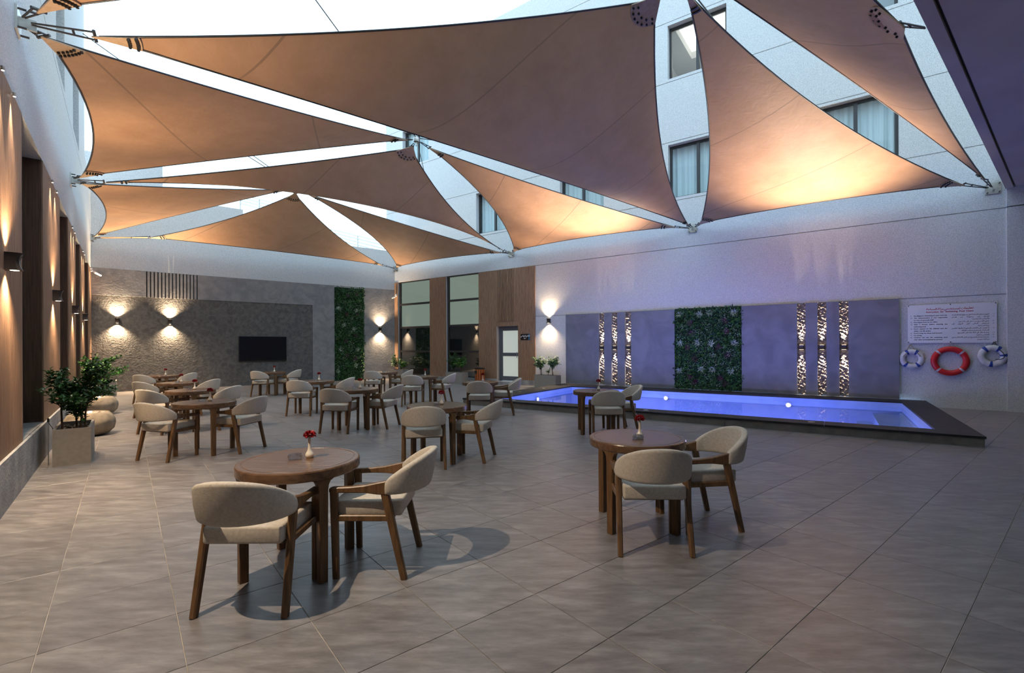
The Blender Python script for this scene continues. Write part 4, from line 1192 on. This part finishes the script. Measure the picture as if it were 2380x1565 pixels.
# ================================================================== SHADE SAILS
Z_PK = 7.0
def peak(u, v, h=Z_PK):
    d = ray(u, v); t = (h - EYE) / d.z; return Vector((d.x * t, d.y * t, h))
PK = {'P1': peak(1574, -62), 'P2': peak(970, 326), 'P3': peak(692, 440)}
d12 = PK['P1'] - PK['P2']
PK['P0'] = Vector((-.6, 2.6, 7.0))
AN = {'A0': wp('L', 14.3, .0, 5.14), 'A1': wp('L', 7.78, 0, 5.19), 'A2': wp('L', .28, 0, 5.28),
      'B3': wp('R', .12, 0, 5.36), 'B2': wp('R', 7.11, 0, 5.28), 'B1': wp('R', 14.2, 0, 5.24), 'B0': wp('R', 20.95, 0, 5.16),
      'Am': wp('L', 20.9, 0, 5.1), 'C0': EDGE + QE * -8.25 + ZUP * 5.28}
ALL = {**PK, **AN}
def anchor(key, w, s, z, label):
    t = wall_thing(w, s, 0, z, 'sail_anchor', label, 'anchor')
    obj('base_plate', MB().box(-.13, .13, -.022, 0, -.13, .13), M['steel'], t)
    obj('lug', MB().box(-.012, .012, -.16, -.02, -.06, .06), M['steel'], t)
    for x in (-.1, .1):
        for z_ in (-.1, .1): obj('bolt', MB().tube([(x, -.02, z_), (x, -.09, z_)], .012, 6), M['darksteel'], t)
anchor('A0', 'L', 14.3, 5.14, 'steel sail anchor on the white wall above the second timber pier from the walkway')
anchor('A1', 'L', 7.78, 5.19, 'steel sail anchor on the white wall above the middle timber pier')
anchor('A2', 'L', .28, 5.28, 'steel sail anchor on the white wall in the corner beside the dark wall')
anchor('B3', 'R', .12, 5.36, 'steel sail anchor in the far corner above the bay window')
anchor('B2', 'R', 7.11, 5.28, 'steel sail anchor above the ribbed timber over the glass door')
anchor('B1', 'R', 14.2, 5.24, 'steel sail anchor above the planted pool panel')
anchor('B0', 'R', 20.95, 5.16, 'steel sail anchor beside the walkway ceiling above the rules board')
anchor('X', 'R', 2.6, 8.35, 'small steel cable anchor high on the white wall near the far corner')

def sail_surface(corn, edges, N=22, droop=.12):
    """corn: 3 or 4 corners; edges: inward sag fraction per edge. Relaxed to a taut skin."""
    cen = sum(corn, Vector()) / len(corn)
    def epos(i, t):
        a, b = corn[i], corn[(i + 1) % len(corn)]
        mid = (a + b) / 2; inw = cen - mid
        tdir = (b - a).normalized(); inw = (inw - tdir * inw.dot(tdir)).normalized()
        return a.lerp(b, t) + inw * (edges[i] * (b - a).length * 4 * t * (1 - t))
    idx = {}; pos = []; fixed = []; nb = []; faces = []
    if len(corn) == 3:
        for i in range(N + 1):
            for j in range(N + 1 - i):
                k = N - i - j
                if k == 0 and j + i == N: p, fx = (epos(0, j / N), True) if k == 0 else (None, 0)
                elif i == 0: p, fx = epos(1, k / N), True
                elif j == 0: p, fx = epos(2, i / N), True
                else: p, fx = corn[0] * (i / N) + corn[1] * (j / N) + corn[2] * (k / N), False
                idx[(i, j)] = len(pos); pos.append(p); fixed.append(fx)
        for (i, j), n in idx.items():
            nb.append([idx[q] for q in ((i + 1, j), (i - 1, j), (i, j + 1), (i, j - 1), (i + 1, j - 1), (i - 1, j + 1)) if q in idx])
            if (i + 1, j) in idx and (i, j + 1) in idx: faces.append((n, idx[(i + 1, j)], idx[(i, j + 1)]))
            if (i - 1, j) in idx and (i, j - 1) in idx: faces.append((n, idx[(i - 1, j)], idx[(i, j - 1)]))
    else:
        for i in range(N + 1):
            for j in range(N + 1):
                s, t = i / N, j / N
                if j == 0: p, fx = epos(0, s), True
                elif i == N: p, fx = epos(1, t), True
                elif j == N: p, fx = epos(2, 1 - s), True
                elif i == 0: p, fx = epos(3, 1 - t), True
                else: p, fx = (corn[0] * (1 - s) + corn[1] * s) * (1 - t) + (corn[3] * (1 - s) + corn[2] * s) * t, False
                idx[(i, j)] = len(pos); pos.append(p); fixed.append(fx)
        for (i, j), n in idx.items():
            nb.append([idx[q] for q in ((i + 1, j), (i - 1, j), (i, j + 1), (i, j - 1)) if q in idx])
            if (i + 1, j + 1) in idx: faces.append((n, idx[(i + 1, j)], idx[(i + 1, j + 1)], idx[(i, j + 1)]))
    span = max((corn[0] - corn[1]).length, (corn[1] - corn[2]).length)
    g = Vector((0, 0, -droop * span / (N * N) * 2.2))
    free = [n for n in range(len(pos)) if not fixed[n]]
    for it in range(260):
        for n in free:
            q = Vector()
            for m_ in nb[n]: q += pos[m_]
            pos[n] = q / len(nb[n]) + g
    return pos, faces, idx
def sail(name_label, keys, dists, edges, seamdir=None, droop=.05, N=22):
    base = [ALL[k] for k in keys]
    cen = sum(base, Vector()) / len(base)
    corn = [b + (cen - b).normalized() * d for b, d in zip(base, dists)]
    loc = cen.copy()
    t = thing('shade_sail', name_label, 'shade sail', loc)
    pos, faces, idx = sail_surface(corn, edges, N, droop)
    me = bpy.data.meshes.new('membrane'); me.from_pydata([tuple(p - loc) for p in pos], [], faces)
    bm = bmesh.new(); bm.from_mesh(me); bmesh.ops.recalc_face_normals(bm, faces=bm.faces)
    uvl = bm.loops.layers.uv.new('UVMap')
    sd = (corn[1] - corn[2]) if seamdir is None else seamdir; sd = Vector((sd.x, sd.y, 0)).normalized()
    for f in bm.faces:
        for l in f.loops:
            l[uvl].uv = (l.vert.co.dot(sd) / 2.4 + .25, l.vert.co.z)
    bm.to_mesh(me); bm.free(); me.shade_smooth()
    link('membrane', me, M['sail'], t)
    # edge cables
    n = len(corn)
    for i in range(n):
        a, b = corn[i], corn[(i + 1) % n]
        mid = (a + b) / 2; inw = cen_c = sum(corn, Vector()) / n - mid
        td = (b - a).normalized(); inw = (inw - td * inw.dot(td)).normalized()
        pts = [a.lerp(b, k / 16) + inw * (edges[i] * (b - a).length * 4 * (k / 16) * (1 - k / 16)) - loc for k in range(17)]
        obj('edge_cable', MB().tube(pts, .014, 6), M['darksteel'], t, smooth=True)
    # corner plates with bolts, tension rods
    for i in range(n):
        c = corn[i]; pa, pb_ = corn[i - 1], corn[(i + 1) % n]
        def tang(o, j, rev):
            a, b = corn[j], corn[(j + 1) % n]
            mid = (a + b) / 2; iw = sum(corn, Vector()) / n - mid; td = (b - a).normalized(); iw = (iw - td * iw.dot(td)).normalized()
            q = .06 if not rev else .94
            p = a.lerp(b, q) + iw * (edges[j] * (b - a).length * 4 * q * (1 - q)); return (p - o).normalized()
        e1, e2 = tang(c, i, False), tang(c, (i - 1) % n, True)
        nr = e1.cross(e2).normalized()
        if nr.z > 0: nr = -nr
        rp = .40; pts = [c - loc + (e1 + e2).normalized() * -.06]
        arc = []
        for k in range(9):
            d = e1.slerp(e2, k / 8) if e1.angle(e2) > 1e-3 else e1
            arc.append(d)
        top = [c - loc + d * rp + nr * .012 for d in arc]
        poly = [c - loc - (e1 + e2).normalized() * .10 + e1 * .03 + nr * .012] + top + [c - loc - (e1 + e2).normalized() * .10 + e2 * .03 + nr * .012]
        pm = obj('corner_plate', MB().prism(poly, Vector((0, 0, 0)), nr * .014), M['plate'], t)
        bo = MB()
        for rr_, cnt in ((rp * .90, 7), (rp * .70, 5)):
            for k in range(cnt):
                d = e1.slerp(e2, (k + .5) / cnt); q = c - loc + d * rr_ + nr * .02
                bo.tube([q, q + nr * .03], .0165, 6)
        o_ = obj('bolt_pattern', bo, M['bolt'], pm); o_['kind'] = 'stuff'
        # rods to the anchor
        an = base[i] - loc
        aim = an + ((c - base[i]).normalized() * .12)
        root = c - loc - (e1 + e2).normalized() * .04
        dr_ = (aim - root)
        if dr_.length > .05:
            side = dr_.cross(nr).normalized()
            rd = MB()
            for s_ in (-1, 1):
                rd.tube([root + side * .05 * s_, aim + side * .012 * s_], .011, 6)
            rd.tube([root + dr_ * .35 - side * .04, root + dr_ * .35 + side * .04], .014, 6)
            rd.tube([root - side * .07, root + side * .07], .018, 6)
            obj('tension_rod', rd, M['darksteel'], t)
            if dr_.length > .8:
                obj('strap', MB().bar(root.lerp(aim, .05), root.lerp(aim, .9), .10, .006, xa=side), M['plate'], t)
    return t
sail('tan triangular shade sail along the white wall over the middle timber pier', ('A0', 'A1', 'P2'), (.38, .35, .35), (.05, .012, .015))
sail('largest tan shade sail spanning from the timber wall to the planted pool panel', ('A0', 'B1', 'P1'), (.70, .45, .4), (.006, .04, .022), droop=.10)
sail('tan shade sail crossing mid court from timber wall to above the glass door', ('A1', 'B2', 'P2'), (.6, .55, .3), (.085, .05, .012), droop=.06)
sail('tan shade sail on the timber wall side nearest the dark wall corner', ('A1', 'A2', 'P3'), (.45, .35, .4), (.05, .02, .02))
sail('tan shade sail parallel to the dark television wall', ('A2', 'B3', 'P3'), (1.7, .9, .3), (.01, .045, .045))
sail('tan shade sail over the bay windows in the far corner', ('B3', 'B2', 'P3'), (.4, .5, .4), (.03, .015, .09))
sail('tan shade sail over the first light strips of the pool wall', ('B2', 'B1', 'P2'), (.4, .6, .45), (.03, .02, .07))
sail('tan shade sail brightly lit over the second light strips of the pool wall', ('B1', 'B0', 'P1'), (.45, .75, .4), (.035, .04, .035))
sail('dark tan shade sail beside the walkway ceiling edge', ('B0', 'C0', 'P0', 'P1'), (.75, .45, .5, .5), (.02, .05, .05, .01), droop=.04)
sail('tan shade sail corner over the timber wall beside the walkway', ('Am', 'A0', 'P1'), (.5, .4, .5), (.1, .03, .05))

# peak nodes hung on cables
def node(key, label, ends):
    p = PK[key]
    t = thing('sail_node', label, 'cable joint', p)
    obj('ring_hub', MB().lathe([(.05, -.05), (.075, -.05), (.08, 0), (.075, .05), (.05, .05)], 14, close=True), M['steel'], t)
    obj('pin', MB().tube([(0, 0, -.16), (0, 0, .16)], .022, 8), M['steel'], t)
    for e_ in ends:
        obj('suspension_cable', MB().tube([(0, 0, .05), e_ - p], .012, 6), M['darksteel'], t)
node('P1', 'steel joint where four sails meet high above the pool corner', [wp('L', 19, 0, 12.2), wp('R', 16.3, 0, 9.0)])
node('P2', 'steel joint where sails meet over the middle of the floor', [wp('L', 12.2, 0, 12.0), wp('R', 2.6, .1, 8.35), wp('R', 8.4, 0, 9.0)])
node('P3', 'steel joint where sails meet before the television wall', [wp('L', 4.4, 0, 9.6), wp('L', 3.6, 0, 10.5), wp('R', .4, 0, 8.6)])

# ---- railings on the neighbouring roof behind the back wall
def railing(p0, p1, label, n):
    t = thing('roof_railing', label, 'railing', p0)
    d = p1 - p0
    for k in range(4): obj('rail', MB().tube([ZUP * (k * -.17), d + ZUP * (k * -.17)], .03, 6), M['steel'], t)
    for k in range(n): obj('post', MB().tube([d * (k / (n - 1)), d * (k / (n - 1)) + ZUP * -1.1], .035, 6), M['steel'], t)
def at(u, v, Y):
    d = ray(u, v); return Vector((d.x * Y, d.y * Y, EYE + d.z * Y))
railing(at(770, 535, 27), at(900, 566, 25), 'thin steel roof railing seen past the sails beyond the far corner', 3)
railing(at(560, 454, 27), at(650, 478, 26), 'thin steel roof railing seen past the sails above the television wall', 3)
mbp = MB()
for a, b, c in ((at(740, 560, 27.2), at(930, 600, 25.2), 4.0),):
    mbp.prism([a, b, b - ZUP * c, a - ZUP * c], Vector((0, 0, 0)), P * .3)
nb_ = obj('neighbour_parapet', mbp, M['plaster']); nb_['kind'] = 'structure'; nb_.name = 'wall_neighbour'
